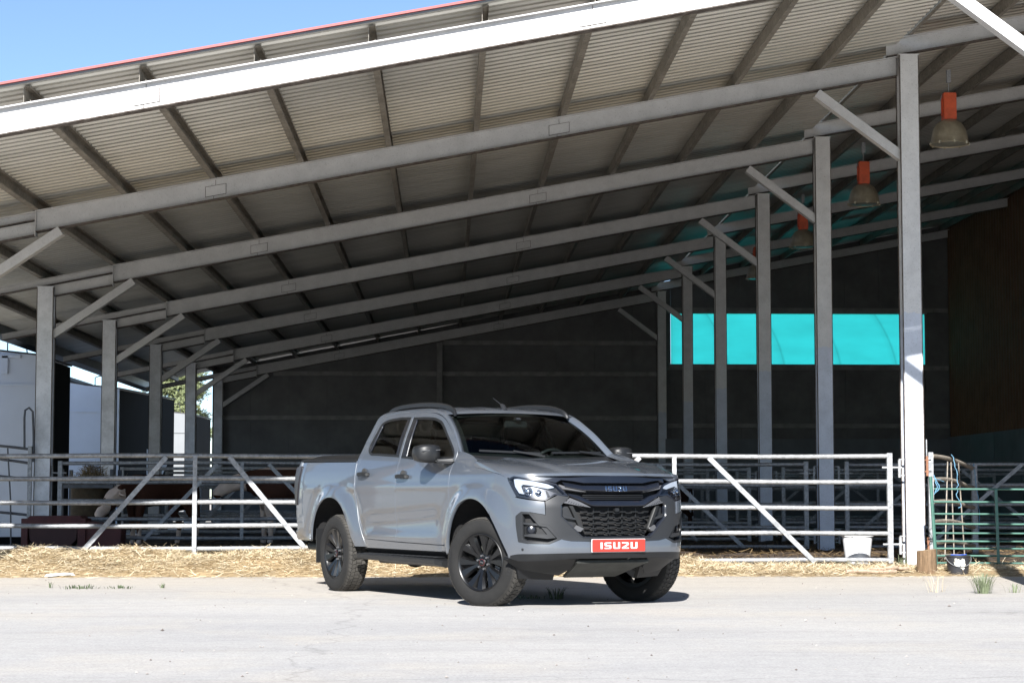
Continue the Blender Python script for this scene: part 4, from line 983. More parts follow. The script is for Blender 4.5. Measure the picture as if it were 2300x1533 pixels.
# --- doors
top_rd = spl([(-2.40,1.735),(-2.13,1.757),(-1.90,1.757),(-1.71,1.749)], 3)
Bx = [(-1.715,1.749),(-1.695,1.69),(-1.665,1.50),(-1.650,1.31),(-1.66,1.19),(-1.665,.97),(-1.665,.70),(-1.655,.525)]
rd_back = spl([(-2.40,1.735),(-2.455,1.705),(-2.485,1.64),(-2.505,1.52),(-2.53,1.42),(-2.575,1.335),(-2.60,1.25),(-2.605,1.10),(-2.59,.95),(-2.555,.82),(-2.50,.69),(-2.43,.59),(-2.37,.54)], 3)
rear_door = [(p[0]-g_/2, p[1]) for p in Bx] + rd_back[::-1] + top_rd[1:-1]
win_r = spl([(-2.345,1.345),(-2.43,1.375),(-2.462,1.43),(-2.42,1.54),(-2.385,1.645),(-2.33,1.678),(-2.20,1.699),(-1.95,1.709)], 4) + [(-1.735,1.702),(-1.700,1.50),(-1.690,1.318)] + [(-2.0,1.333),(-2.2,1.342)]
fd_front = spl([(-1.085,1.690),(-.945,1.631),(-.749,1.511),(-.60,1.395),(-.562,1.345),(-.553,1.28),(-.532,1.18),(-.522,1.05),(-.545,.84),(-.60,.55),(-.615,.512)], 3)
front_door = [(p[0]+g_/2, p[1]) for p in Bx[::-1]] + spl([(-1.708,1.749),(-1.5,1.742),(-1.28,1.725),(-1.16,1.708)], 3)[1:] + fd_front
win_f = [(-1.632,1.312),(-1.645,1.50),(-1.672,1.697)] + spl([(-1.553,1.697),(-1.238,1.683),(-1.104,1.658),(-.993,1.618),(-.758,1.462),(-.625,1.36),(-.596,1.305),(-.62,1.286)], 3)[1:] + [(-1.0,1.275),(-1.3,1.287)]
rds = panel("rear_door", body, rear_door, M['paint'], holes=[win_r], sgn=BOTH, depth=.025, res=.05)
fds = panel("front_door", body, front_door, M['paint'], holes=[win_f], sgn=BOTH, depth=.025, res=.05)
RD = dict(zip(BOTH, rds)); FD = dict(zip(BOTH, fds))
def inset(poly, d):
    n = len(poly); A = sum(a*e-c*b for (a, b), (c, e) in zip(poly, poly[1:]+poly[:1])); sg = 1 if A > 0 else -1; out = []
    for i in range(n):
        p0, p1, p2 = Vector(poly[i-1]), Vector(poly[i]), Vector(poly[(i+1) % n]); e1 = (p1-p0).normalized(); e2 = (p2-p1).normalized()
        n1 = Vector((-e1.y, e1.x))*sg; n2 = Vector((-e2.y, e2.x))*sg; m_ = (n1+n2); m_ = m_/max(m_.length, .2); k = d/max(.45, m_.dot(n1))
        out.append(tuple(p1+m_*k))
    return out
panel("window_trim", body, win_r, M['liner2'], parent=RD, holes=[inset(win_r, .022)], sgn=BOTH, off=.002, depth=.012, res=.04)
panel("window_trim", body, win_f, M['liner2'], parent=FD, holes=[inset(win_f, .022)], sgn=BOTH, off=.002, depth=.012, res=.04)
panel("door_glass", body, inset(win_r, .018), M['glass_s'], parent=RD, sgn=BOTH, off=-.008, depth=0, res=.07)
panel("door_glass", body, inset(win_f, .018), M['glass_s'], parent=FD, sgn=BOTH, off=-.008, depth=0, res=.07)
panel("pillar_cover", body, [(-1.80,1.690),(-1.748,1.692),(-1.713,1.50),(-1.703,1.326),(-1.765,1.328),(-1.79,1.50)], M['glossblk'], parent=RD, sgn=BOTH, off=.001, depth=.01, res=.05)
panel("pillar_cover", body, [(-1.660,1.690),(-1.585,1.688),(-1.545,1.50),(-1.520,1.303),(-1.620,1.308),(-1.634,1.50)], M['glossblk'], parent=FD, sgn=BOTH, off=.001, depth=.01, res=.05)
panel("pillar_cover", body, [(-2.44,1.40),(-2.40,1.375),(-2.36,1.50),(-2.335,1.65),(-2.368,1.63),(-2.41,1.50)], M['glossblk'], parent=RD, sgn=BOTH, off=.001, depth=.01, res=.05)
for DD, xc in ((RD, -2.41), (FD, -1.50)):
    for s_ in BOTH:
        zc = 1.165 if DD is RD else 1.135; bs = Sside(xc, zc)
        mb = MB(); mb.lathe([(.001, .0), (.05, .0), (.062, .006)], 20, 'y', (0, 0, 0)); mb.v = [W((xc+x*1.1, bs+.001+y*.3, zc+.012+z*.75), s_) for x, y, z in mb.v]
        mb.build("handle_recess", M['glossblk'], DD[s_], smooth=True)
        mb = MB(); pts = [(-.125, .008, .0), (-.11, .028, .002), (-.05, .046, .004), (.05, .046, .004), (.11, .030, .0), (.125, .008, -.002)]
        vv = []
        for x, y, z in pts:
            for dy, dz in ((-.012, -.017), (.010, -.019), (.010, .012), (-.008, .017)): vv.append(W((xc+x, bs+y+dy, zc+z+dz), s_))
        mb.add(vv, [(4*i+k, 4*i+(k+1) % 4, 4*i+4+(k+1) % 4, 4*i+4+k) for i in range(5) for k in range(4)]+[(0,1,2,3),(20,23,22,21)])
        mb.build("door_handle", M['liner2'], DD[s_], smooth=True, bevel=.003)
# --- cab side frame: pillars and roof rail around the doors
def grow(poly, d): return inset(poly, -d)
cab = [(-2.42+g_,.452)] + [(p[0]+g_, p[1]) for p in GAP[::-1][1:]] + spl([(-2.648,1.33),(-2.605,1.42),(-2.565,1.54),(-2.545,1.64),(-2.515,1.72),(-2.44,1.768),(-2.2,1.782),(-1.8,1.786),(-1.4,1.772),(-1.15,1.735),(-1.04,1.700),(-.92,1.645),(-.74,1.535),(-.60,1.425),(-.50,1.345)], 3)
inner = [(-.552,1.345)] + [(p[0]+.004, p[1]+.006) for p in fd_front[::-1] if p[1] > 1.36] + [(-1.16,1.716),(-1.28,1.733),(-1.5,1.751),(-1.708,1.758),(-1.90,1.766),(-2.13,1.766)] + [(p[0]-.006, p[1]+.005) for p in rd_back[:8]] + [(p[0]-.007, p[1]) for p in rd_back[8:-1]] + [(-2.375,.534),(-1.6,.515),(-.605,.503),(-.585,.452)]
panel("cab_side", body, cab+inner, M['paint'], sgn=BOTH, depth=.02, res=.04)
# dark liner behind gaps
panel("door_seal", body, [(-2.66,1.29),(-2.58,.80),(-2.42,.47),(-.58,.47),(-.50,1.25),(-.55,1.30)], M['liner'], sgn=BOTH, off=-.03, depth=0, res=.12)
panel("pillar_seal", body, [(-2.60,1.31),(-2.49,1.70),(-2.38,1.765),(-1.9,1.77),(-1.3,1.745),(-1.05,1.70),(-.57,1.37),(-.55,1.28)], M['liner'], holes=[inset(win_r[:-2]+[(-1.69,1.318)]+win_r[-2:], -.004), inset(win_f, -.004)], sgn=BOTH, off=-.03, depth=0, res=.12)
# --- front fender
HS = [(-.115,1.285),(-.07,1.20),(.13,1.178),(.315,1.153),(.45,1.130),(.536,1.100)]
fender = [(-.555+.012,1.335),(-.44,1.345),(-.40,1.3395),(-.34,1.329),(-.25,1.308),(-.17,1.283),(-.115,1.266)] + HS[1:] + [(.545,1.085),(.625,.948),(.60,.935),(.37,.845),(.314,.797)] + [p for p in ARCH_F[::-1] if p[0] < .305] + [(p[0]+.008, p[1]) for p in fd_front[::-1] if p[1] < 1.30]
panel("front_fender", body, fender, M['paint'], sgn=BOTH, depth=.03, res=.04)
# --- hood
def Ef(a):
    q = cr([0,.25,.5,.75,1.], [-.07,.13,.315,.45,.534], a); z = cr([0,.25,.5,.75,1.], [1.202,1.180,1.155,1.132,1.100], a); return Vector(body(q, z))
def Cf(a): return Vector((cr([0,.25,.5,.75,1.], [-.40,-.05,.30,.64,.838], a), 0, cr([0,.25,.5,.75,1.], [1.300,1.278,1.240,1.180,1.122], a)))
def hood(a, b):
    t = abs(b*2-1); sg = 1 if b > .5 else -1; E1, C1 = Ef(a), Cf(a); ph = t*math.pi/2; nn = cr([0,.15,.35,.7,1.], [9., 7., 4.5, 3.0, 2.8], a)
    s = E1.y*math.sin(ph)**(2/2.6); zz = math.cos(ph)**(2/nn) if t < 1 else 0; f = s/E1.y
    z = E1.z+(C1.z-E1.z)*zz; ex = 2.2+2.3*a
    x = C1.x+(E1.x-C1.x)*f**ex
    # raised centre with soft creases
    z -= .016*sm(.40-.08*a, .52-.08*a, abs(s))*(1-sm(.9, 1., a))*sm(1, .8, t); z -= .008*(s/.8)**2*(1-f**6)*(1-a)
    # nose rolls down
    z -= .0
    return (x, s*sg, z)
patch("hood", hood, 60, 110, M['paint'])
panel('hood_lip', body, [(.548,1.094),(.612,1.119),(.76,1.100),(.906,1.079),(1.0,1.109),(1.26,1.1195),(QC,1.1215)] + mq0([(.548,1.094),(.612,1.119),(.76,1.100),(.906,1.079),(1.0,1.109),(1.26,1.1195)])[::-1] + [(2*QC-.56,1.125),(2*QC-.80,1.142),(QC,1.150),(.80,1.142),(.56,1.125)], M['paint'], off=-.003, depth=.02, res=.05)
# cowl panel below the windscreen
WL = lambda y: (-.405-.113*(abs(y)/.742)**2.2, y, 1.298+.024*(abs(y)/.742)**2)
WT_ = lambda y: (-.985-.075*(abs(y)/.604)**2, y, 1.722-.037*(abs(y)/.604)**2)
def cowl(a, b):
    y = (b*2-1); p = Vector(WL(y*.76)); h = Vector(hood(.0, .5+.5*y*.86)); h.z -= .012; q = p.lerp(h, a); q.z -= .03*math.sin(math.pi*a)
    return tuple(q)
patch("cowl_panel", cowl, 4, 30, M['blk'])
def ws(a, b):
    y = b*2-1; lo = Vector(WL(y*.742)); hi = Vector(WT_(y*.604)); p = lo.lerp(hi, a); bl = math.sin(math.pi*a)*.028; p += Vector((bl*.6, 0, bl*.8)); return tuple(p)
patch("windshield", ws, 20, 40, M['glass'])
# black border of the windscreen
mb = MB()
def strip(fn_in, fn_out, k=30):
    vv = []
    for i in range(k+1): vv += [W(fn_in(i/k)), W(fn_out(i/k))]
    return vv, [(2*i, 2*i+1, 2*i+3, 2*i+2) for i in range(k)]
def wso(a, b):
    p = Vector(ws(a, b)); return tuple(p-Vector((.004, 0, .006)))
for s0, s1 in (((lambda t: wso(t, .0)), (lambda t: wso(t, .028))), ((lambda t: wso(t, .972)), (lambda t: wso(t, 1.))), ((lambda t: wso(.0, t)), (lambda t: wso(.065, t))), ((lambda t: wso(.955, t)), (lambda t: wso(1., t)))):
    mb.add(*strip(s0, s1))
mb.build("windshield_border", M['blk'], truck, smooth=True)
# A pillars: strip between the cab side and the windscreen edge
apo = spl([(-.50,1.345),(-.60,1.425),(-.74,1.535),(-.92,1.645),(-1.04,1.700)], 5)
for s_ in BOTH:
    k = len(apo); vv = []
    for i, (x, z) in enumerate(apo):
        o_ = Vector(body(x, z)); w_ = Vector(ws(i/(k-1), 1.0)); md = o_.lerp(w_, .5)+Vector((.012, .012, .010))
        vv += [W(o_, s_), W(o_.lerp(md, .6)+Vector((.002, .004, .001)), s_), W(md, s_), W(md.lerp(w_, .6), s_), W(w_+Vector((0, .004, -.004)), s_)]
    mesh_obj("windshield_pillar", vv, [(5*i+j, 5*i+j+1, 5*i+j+6, 5*i+j+5) if s_ == 1 else (5*i+j, 5*i+j+5, 5*i+j+6, 5*i+j+1) for i in range(k-1) for j in range(4)], M['paint'], truck, smooth=True)
# fender corner beside the windscreen foot
for s_ in BOTH:
    A, D_ = Vector(body(-.50, 1.345)), Vector(WL(.742)); vv = []; k = 10
    for i in range(k+1):
        zf = 1.345+(1.266-1.345)*(i/k)**1.3; p = Vector(body(-.50+.385*i/k, zf))
        for j in range(k+1):
            H_ = Vector(hood(0., .5+.5*(.865-.33*j/k))); q0_ = A.lerp(D_, j/k); w0 = Vector(body(-.50+.385*i/k, zf))-A.lerp(Vector(hood(0., .5+.5*.865)), i/k)
            vv.append(W(q0_.lerp(H_, i/k)+w0*(1-j/k)+Vector((0, 0, .010*math.sin(math.pi*j/k)*(1-i/k))), s_))
    mesh_obj("cowl_corner", vv, [(i*(k+1)+j, i*(k+1)+j+1, (i+1)*(k+1)+j+1, (i+1)*(k+1)+j) for i in range(k) for j in range(k)], M['paint'], truck, smooth=True)
# --- roof
RE = spl([(-1.04,1.700),(-1.15,1.735),(-1.4,1.772),(-1.8,1.786),(-2.2,1.782),(-2.44,1.768),(-2.515,1.72)], 6)
def roof(a, b):
    k = a*(len(RE)-1); i = min(int(k), len(RE)-2); f = k-i; x = RE[i][0]*(1-f)+RE[i+1][0]*f; z = RE[i][1]*(1-f)+RE[i+1][1]*f; e = Vector(body(x, z))
    y = b*2-1; cz = cr([0,.12,.35,.6,.85,1.], [1.724,1.757,1.800,1.812,1.798,1.735], a)
    xx = x + (.055 if a < .5 else -.06)*(1-y*y)*(1-2*min(a, 1-a))**3
    zz = e.z+(cz-e.z)*(1-abs(y)**2.3) - .005*(math.cos(y*math.pi*5)*.5+.5)*sm(.1, .25, a)*sm(.98, .9, a)*sm(.85, .7, abs(y))
    return (xx, e.y*y, zz)
patch("roof", roof, 50, 70, M['paint'])
patch('headliner', lambda a, b: tuple(Vector(roof(.02+a*.96, .03+b*.94))-Vector((0, 0, .035))), 20, 20, M['seat'])
def backg(a, b):
    y = b*2-1; t = roof(1., b); lo = (-2.64, y*.85, 1.28); return tuple(Vector(t).lerp(Vector(lo), a)-Vector((0*.02*(1-y*y), 0, 0)))
m_back = patch("cab_back", lambda a, b: backg(.45+a*.55, b), 4, 10, M['paint']); patch("cab_back", lambda a, b: backg(a*.12, b), 2, 10, M['paint'])
patch("rear_window", lambda a, b: backg(.12+a*.33, b), 4, 10, M['glass_s'])
# roof rails
for s_ in BOTH:
    P_ = spl([(-1.0,.60,1.700),(-1.07,.585,1.748),(-1.28,.575,1.795),(-1.70,.575,1.823),(-2.15,.58,1.820),(-2.40,.59,1.795),(-2.50,.60,1.745)], 5); vv = []
    for i, p in enumerate(P_):
        t = i/(len(P_)-1); wd = .022*(1-.55*abs(2*t-1)**6); hh = .022*(1-.5*abs(2*t-1)**8)
        for dy, dz in ((-wd, -hh), (wd, -hh), (wd*.75, hh*.6), (0, hh), (-wd*.75, hh*.6)): vv.append(W((p[0], p[1]+dy, p[2]+dz), s_))
    k = len(P_); mb = MB(); mb.add(vv, [(5*i+j, 5*i+(j+1) % 5, 5*i+5+(j+1) % 5, 5*i+5+j) for i in range(k-1) for j in range(5)]+[(0,1,2,3,4), tuple(range(5*k-5, 5*k))]); mb.build("roof_rail", M['blk'], truck, smooth=True, sharp=50)
mb = MB(); mb.tube([W((-1.12,.02,1.75)), W((-1.16,.02,1.80)), W((-1.20,.02,1.815))], [.03,.022,.01], 10); mb.tube([W((-1.17,.02,1.805)), W((-1.40,.0,1.885))], [.005,.003], 6); mb.build("antenna", M['gun'], truck, smooth=True)
# wipers
for y0, y1 in ((.62, .03), (-.10, -.66)):
    mb = MB(); p0, p1 = Vector(ws(.05, .5+.5*y0/.742)), Vector(ws(.035, .5+.5*y1/.742)); e = Vector((.015, 0, .022))
    mb.bar(W(p0+e), W(p1+e), .012, .018); q = p0.lerp(p1, .55); mb.bar(W(q+e*1.5), W(p1+Vector((.06, -.02, -.005))), .02, .014); mb.build("wiper", M['blk'], truck)
# --- front bumper and face
hl = [(.540,1.094),(.612,1.118),(.76,1.099),(.906,1.078),(1.004,1.052),(1.096,.948),(.975,.957),(.894,.911),(.75,.926),(.632,.944)]
mq = lambda poly: [(2*QC-a, b) for a, b in poly]
bump_low = spl([(.43,.442),(.50,.438),(.62,.460),(.80,.464),(1.08,.470),(QC,.472)], 3)
frontarch = [p for p in ARCH_F if p[0] >= .325]
bp_left = [(p[0], p[1]) for p in frontarch][::-1] + [(.319,.797)]          # from the bumper foot up to the seam
fog_o = [(.672,.819),(.616,.781),(.618,.70),(.638,.563),(.70,.553),(.80,.549),(.914,.547),(1.026,.591)]
gr_l = [(.884,.903),(.884,.794)]
half = bp_left + [(.375,.853),(.60,.943),(.632,.934),(.75,.916),(.88,.902),(.884,.794)] + [(.754,.816),(.672,.819),(.616,.781),(.618,.70),(.638,.563),(.72,.551),(.82,.548),(.914,.547),(1.026,.589),(1.10,.578)]
bumper = half + mq(half)[::-1]
lowb = [p for p in bump_low if p[0] > .53]
bumper = [(.545,.445)] + half + mq(half)[::-1] + [(2*QC-.545,.445)] + mq(lowb) + lowb[::-1]
panel("front_bumper", body, bumper, M['paint'], depth=.03, res=.05)
# gunmetal mask between headlights and bumper
mask_h = [(.891,.905),(1.0,.955),(1.098,.940),(1.02,.872),(1.016,.778),(1.19,.612),(1.21,.597),(QC,.597)]
mask_l = [(1.105,.572),(1.03,.585),(.915,.708),(.84,.717),(.76,.812),(.888,.790),(.888,.90)]
mask = mask_h + mq(mask_h)[::-1][1:] + mq(mask_l)[::-1] + [(QC,.560)] + mask_l
panel("grille_surround", body, mask, M['gun'], depth=.03, off=.006, res=.05)
# lower black lip, valance and skid plate
lip = [(.47,.437)] + [p for p in bump_low if p[0] > .55] + mq([p for p in bump_low if p[0] > .55])[::-1][1:] + [(2*QC-.47,.437)] + [(2*QC-.63,.400),(2*QC-.9,.404),(2*QC-1.1,.420),(QC,.422),(1.10,.422),(.90,.404),(.63,.400)]
panel("bumper_lip", body, lip, M['blk'], depth=.04, off=-.004, res=.04)
def val(q, z): p = Vector(body(q, max(z, .40))); k = (.41-z)/.14; return (p.x-.14*k-.05, p.y*(1-.16*k), z)
vl_ = [(.50,.415),(1.20,.419),(1.14,.33),(1.02,.275),(.62,.33)]
panel("valance", val, vl_, M['liner2'], depth=.02, res=.06); panel("valance", val, mq0(vl_), M['liner2'], depth=.02, res=.06)
mb = MB(); mb.hexa([W(p) for p in [(.83,.36,.385),(.83,-.36,.385),(.42,-.26,.245),(.42,.26,.245),(.82,.36,.41),(.82,-.36,.41),(.40,-.26,.265),(.40,.26,.265)]]); sk_ = mb.build("skid_plate", M['under'], truck, bevel=.006)
mb = MB()
for y in (-.2, 0, .2): mb.lathe([(.001, 0), (.018, 0)], 14, 'z'); mb.v[-28:] = [W((.70+x*1.2, y+yy*1.2, .353+z+.02*0-.0+x*.35*1.2)) for x, yy, z in mb.v[-28:]]
mb.v = [(x+.012, y, z-.006) for x, y, z in mb.v]; mb.build("bolt_hole", M['liner'], sk_)
for s_ in BOTH:
    mb = MB(); mb.hexa([W(p, s_) for p in [(.52,.42,.235),(.42,.70,.245),(.38,.70,.25),(.47,.42,.24),(.58,.42,.34),(.50,.76,.40),(.46,.76,.41),(.52,.42,.35)]]); mb.build("air_deflector", M['blk'], truck)
    panel("parking_sensor", body, [(.672+.011*math.cos(t), .50+.011*math.sin(t)) for t in [i*math.pi/5 for i in range(10)]] if s_ == 1 else [(.672+.011*math.cos(t), .50+.011*math.sin(t)) for t in [i*math.pi/5 for i in range(10)]], M['gun'], sgn=(s_,), off=.003, depth=.004, res=.03)
# fog lamp pockets
def fogd(d): 
    def f(q, z): p = Vector(body(q, z)); return tuple(p)
    return f
for s_ in BOTH:
    fr_ = panel("fog_bezel", body, rounded([(.672,.819),(.616,.781),(.618,.70),(.638,.563),(.72,.551),(.914,.547),(1.026,.591),(.915,.708),(.84,.717),(.754,.816)], .008), M['gun'], holes=[rounded([(.680,.800),(.676,.590),(.72,.572),(.90,.560),(.985,.592),(.895,.690),(.83,.700),(.748,.798)], .006)], sgn=(s_,), off=.004, depth=.06, res=.035)
    panel("fog_recess", body, [(.65,.81),(.65,.57),(.92,.555),(1.01,.59),(.91,.70),(.76,.81)], M['liner'], parent=fr_, sgn=(s_,), off=-.06, depth=0, res=.06)
    panel("fog_shelf", body, rounded([(.680,.728),(.83,.718),(.90,.700),(1.00,.600),(.90,.592),(.69,.612),(.69,.625),(.76,.632),(.90,.628),(.84,.70),(.68,.712)], .003), M['gun'], parent=fr_, sgn=(s_,), off=-.012, depth=.04, res=.03)
    panel("fog_backplate", body, [(.682,.712),(.835,.70),(.925,.622),(.86,.622),(.685,.628)], M['blk'], parent=fr_, sgn=(s_,), off=-.038, depth=.0, res=.04)
    c = Vector(body(.762, .668)); nn = nrm(body, .762, .668); nn = (nn+Vector((.3, 0, 0))).normalized()
    mb = MB(); mb.lathe([(.044, -.03), (.046, .004), (.040, .010), (.037, .0)], 24); q_ = nn.to_track_quat('Z', 'Y'); mb.v = [W(c-nn*.025+q_ @ Vector(v), s_) for v in mb.v]; mb.build("fog_ring", M['blk'], fr_, smooth=True)
    mb = MB(); mb.lathe([(.001, .004), (.02, .002), (.036, -.006)], 24); mb.v = [W(c-nn*.025+q_ @ Vector(v), s_) for v in mb.v]; mb.build("fog_lens", M['glossblk'], fr_, smooth=True)
# headlights
for s_ in BOTH:
    h = panel("headlight", body, hl, M['glossblk'], holes=[inset(hl, .012)], sgn=(s_,), off=.003, depth=.05, res=.04)
    panel("lamp_housing", body, inset(hl, .008), M['blk'], parent=h, sgn=(s_,), off=-.045, depth=0, res=.05)
    panel("daylight_strip", body, [(.600,1.092),(.64,1.098),(.80,1.080),(.935,1.052),(.985,1.030),(.93,1.020),(.76,1.046),(.690,1.050),(.668,1.035),(.692,.968),(.650,.975),(.612,1.03)], M['led'], parent=h, sgn=(s_,), off=-.018, depth=.02, res=.03)
    panel("reflector", body, [(.70,.962),(.685,1.034),(.78,1.034),(.93,1.008),(1.04,.968),(.97,.970),(.892,.928),(.78,.940)], M['silver'], parent=h, sgn=(s_,), off=-.035, depth=.01, res=.03)
    for q0, z0, r0 in ((.755, .992, .031), (.845, .980, .024)):
        c = Vector(body(q0, z0)); nn = (nrm(body, q0, z0)+Vector((.6, 0, 0))).normalized(); q_ = nn.to_track_quat('Z', 'Y')
        mb = MB(); mb.lathe([(r0*1.25, -.02), (r0*1.2, .006), (r0, .004), (r0*.8, .014), (r0*.45, .020), (.001, .022)], 24); mb.v = [W(c-nn*.030+q_ @ Vector(v), s_) for v in mb.v]; mb.build("projector", M['chrome'], h, smooth=True)
    panel("lamp_divider", body, [(.905,1.0),(.918,.998),(.935,.955),(.915,.945)], M['blk'], parent=h, sgn=(s_,), off=-.02, depth=.015, res=.03)
    panel("lamp_lens", body, inset(hl, .010), M['lens'], parent=h, sgn=(s_,), off=-.001, depth=0, res=.05)
# grille
gback = [(1.0,1.10),(1.26,1.112),(QC,1.115)]; gback = gback + mq(gback)[::-1][1:] + [(2*QC-1.03,.86),(2*QC-1.02,.78),(2*QC-1.2,.60),(1.2,.60),(1.02,.78),(1.03,.86)]
gr = panel("grille", body, gback, M['liner'], off=-.09, depth=0, res=.08)
def sym(h): return h + mq(h)[::-1]
panel("top_trim", body, sym([(.905,1.082),(1.002,1.108),(1.26,1.119),(QC,1.121)])[:7] + mq([(1.0,1.062),(1.05,1.086),(1.16,1.075),(1.252,1.060),(QC,1.060)]) + [(1.252,1.060),(1.16,1.075),(1.05,1.086),(1.0,1.062)], M['glossblk'], parent=gr, off=.004, depth=.05, res=.05)
def bar3(name, rows, mat, off, depth, mt2=None):
    """raised bar: three stacked strips with different tilt so that it catches the sky"""
    (lo, hi) = rows
    pts_lo, pts_hi = lo + mq(lo)[::-1][1:], hi + mq(hi)[::-1][1:]
    k = len(pts_lo); vv = []; N = 4
    for (a, b), (c, d) in zip(pts_lo, pts_hi):
        for t, o_ in ((0, off-.055), (.08, off-.004), (.16, off), (.62, off-.008), (.92, off-.020), (1, off-.055)):
            q, z = a+(c-a)*t, b+(d-b)*t; vv.append(W(Vector(body(q, z))+nrm(body, q, z)*o_))
    mb = MB(); mb.add(vv, [(6*i+j, 6*i+j+1, 6*i+j+7, 6*i+j+6) for i in range(k-1) for j in range(5)]); return mb.build(name, mat, gr, smooth=True, sharp=18)
def densh(h, k=4):
    out = []
    for (a, b), (c, d) in zip(h, h[1:]): out += [(a+(c-a)*i/k, b+(d-b)*i/k) for i in range(k)]
    return out + [h[-1]]
def hrows(lo, hi):
    n_ = 14; 
    def rs_(h):
        L = [0]
        for (a, b), (c, d) in zip(h, h[1:]): L.append(L[-1]+math.hypot(a-c, b-d))
        return [(float(np.interp(L[-1]*i/n_, L, [p[0] for p in h])), float(np.interp(L[-1]*i/n_, L, [p[1] for p in h]))) for i in range(n_+1)]
    return rs_(lo), rs_(hi)
bar3("upper_bar", hrows([(1.075,1.020),(1.23,.988),(QC,.979)], [(1.055,1.074),(1.23,1.044),(QC,1.044)]), M['glossblk'], .016, .05)
bar3("lower_bar", hrows([(1.100,.945),(1.29,.860),(QC,.858)], [(1.083,.978),(1.19,.958),(1.283,.915),(QC,.914)]), M['glossblk'], .018, .05)
for s_ in BOTH:
    panel("textured_insert", body, [(1.028,1.047),(1.055,1.012),(1.19,.992),(1.262,.986),(1.17,1.004)], M['silver'], parent=gr, sgn=(s_,), off=.0, depth=.03, res=.03)
    panel("textured_insert", body, [(1.104,.934),(1.045,.893),(1.165,.870),(1.285,.853),(1.20,.895)], M['silver'], parent=gr, sgn=(s_,), off=.002, depth=.03, res=.03)
    for k in range(9):
        panel("insert_rib", body, [(1.060+k*.021,.9005-.0052*k+.0),(1.067+k*.021,.8995-.0052*k),(1.082+k*.0195,.9145-.0068*k),(1.076+k*.0195,.9155-.0068*k)], M['gun'], parent=gr, sgn=(s_,), off=.005, depth=.004, res=.05)
    panel("side_vane", body, [(1.095,.868),(1.125,.866),(1.226,.668),(1.185,.645),(1.170,.660),(1.175,.70)], M['liner2'], parent=gr, sgn=(s_,), off=-.004, depth=.04, res=.04)
    panel("side_mesh", body, [(1.028,.866),(1.09,.866),(1.172,.70),(1.165,.66),(1.03,.785)], M['gun'], parent=gr, sgn=(s_,), off=-.045, depth=.0, res=.04)
    panel("side_vane", body, [(1.028,.792),(1.16,.762),(1.155,.748),(1.05,.765)], M['gun'], parent=gr, sgn=(s_,), off=-.008, depth=.04, res=.04)
    panel("vane_tip", body, [(1.135,.680),(1.155,.704),(1.218,.676),(1.190,.650),(1.165,.652)], M['silver'], parent=gr, sgn=(s_,), off=.002, depth=.02, res=.04)
    panel("grille_edge", body, [(1.016,.872),(1.013,.778),(1.19,.610),(1.21,.600),(QC-.001,.600),(QC-.001,.607),(1.213,.607),(1.196,.617),(1.022,.783),(1.024,.868)], M['glossblk'], parent=gr, sgn=(s_,), off=.010, depth=.05, res=.05)
# horizontal louvres with stepped teeth, and uprights behind
for i, z in enumerate([.812,.768,.725,.683,.641]):
    q0 = 1.20 + .012*i; h = []; q = q0; step = .0; k = 0
    top, bot = [], []
    while q < 2*QC-q0-.02:
        zt = z + (.0085 if k % 2 == 0 else -.0015); top += [(q, zt), (min(q+.055, 2*QC-q0), zt)]; bot += [(q, zt-.009), (min(q+.055, 2*QC-q0), zt-.009)]; q += .063; k += 1
    panel("louvre", body, top + bot[::-1], M['liner2'], parent=gr, off=-.022, depth=.035, res=.06)
for i in range(4):
    q = 1.33+i*(2*QC-2.66)/3; panel("upright", body, [(q-.004,.62),(q+.004,.62),(q+.004,.85),(q-.004,.85)], M['blk'], parent=gr, off=-.045, depth=.01, res=.06)
mb = MB(); mb.box(W((.72,.33,.62)), W((.74,-.33,.84)));
rad = mb.build("radiator", M['under'], truck)
mb = MB()
for i in range(11): mb.box(W((.741,.32,.63+i*.019)), W((.748,-.32,.636+i*.019)))
mb.build("radiator_fin", M['gun'], rad)
for k in range(3):
    panel("upper_louvre", body, [(1.24,.932+.016*k),(2*QC-1.24,.932+.016*k),(2*QC-1.24,.938+.016*k),(1.24,.938+.016*k)], M['blk'], parent=gr, off=-.035, depth=.03, res=.08)
mb = MB(); c = Vector(body(QC-.01, .832)); mb.box(W(c+Vector((-.03,.022,-.016))), W(c+Vector((.004,-.022,.016)))); mb.build("front_camera", M['blk'], gr, bevel=.005)
# lettering
w_ = .80
LET = {'I': (.24, [(0,0),(.24,0),(.24,1),(0,1)]),
 'S': (w_, [(0,0),(.68,0),(.80,.12),(.80,.48),(.68,.60),(.24,.60),(.24,.80),(.78,.80),(.78,1),(.12,1),(0,.88),(0,.52),(.12,.40),(.56,.40),(.56,.20),(0,.20)]),
 'U': (w_, [(.12,0),(.68,0),(.80,.12),(.80,1),(.57,1),(.57,.20),(.23,.20),(.23,1),(0,1),(0,.12)]),
 'Z': (w_, [(0,0),(.80,0),(.80,.20),(.34,.20),(.80,.58),(.80,.88),(.68,1),(0,1),(0,.80),(.56,.80),(.56,.66),(0,.22)])}
def letters(word, fn, h, gap, mat, parent, off, depth, name, stretch=1.0, names=None):
    tot = sum(LET[c][0]*stretch for c in word)*h+gap*(len(word)-1); x = -tot/2
    for c in word:
        wd, pl = LET[c]; poly = [(x+a*stretch*h, (b-.5)*h) for a, b in pl]; poly = [(-a, b) for a, b in poly]
        panel(name, fn, poly, mat, parent=parent, off=off, depth=depth, res=.03); x += wd*stretch*h+gap
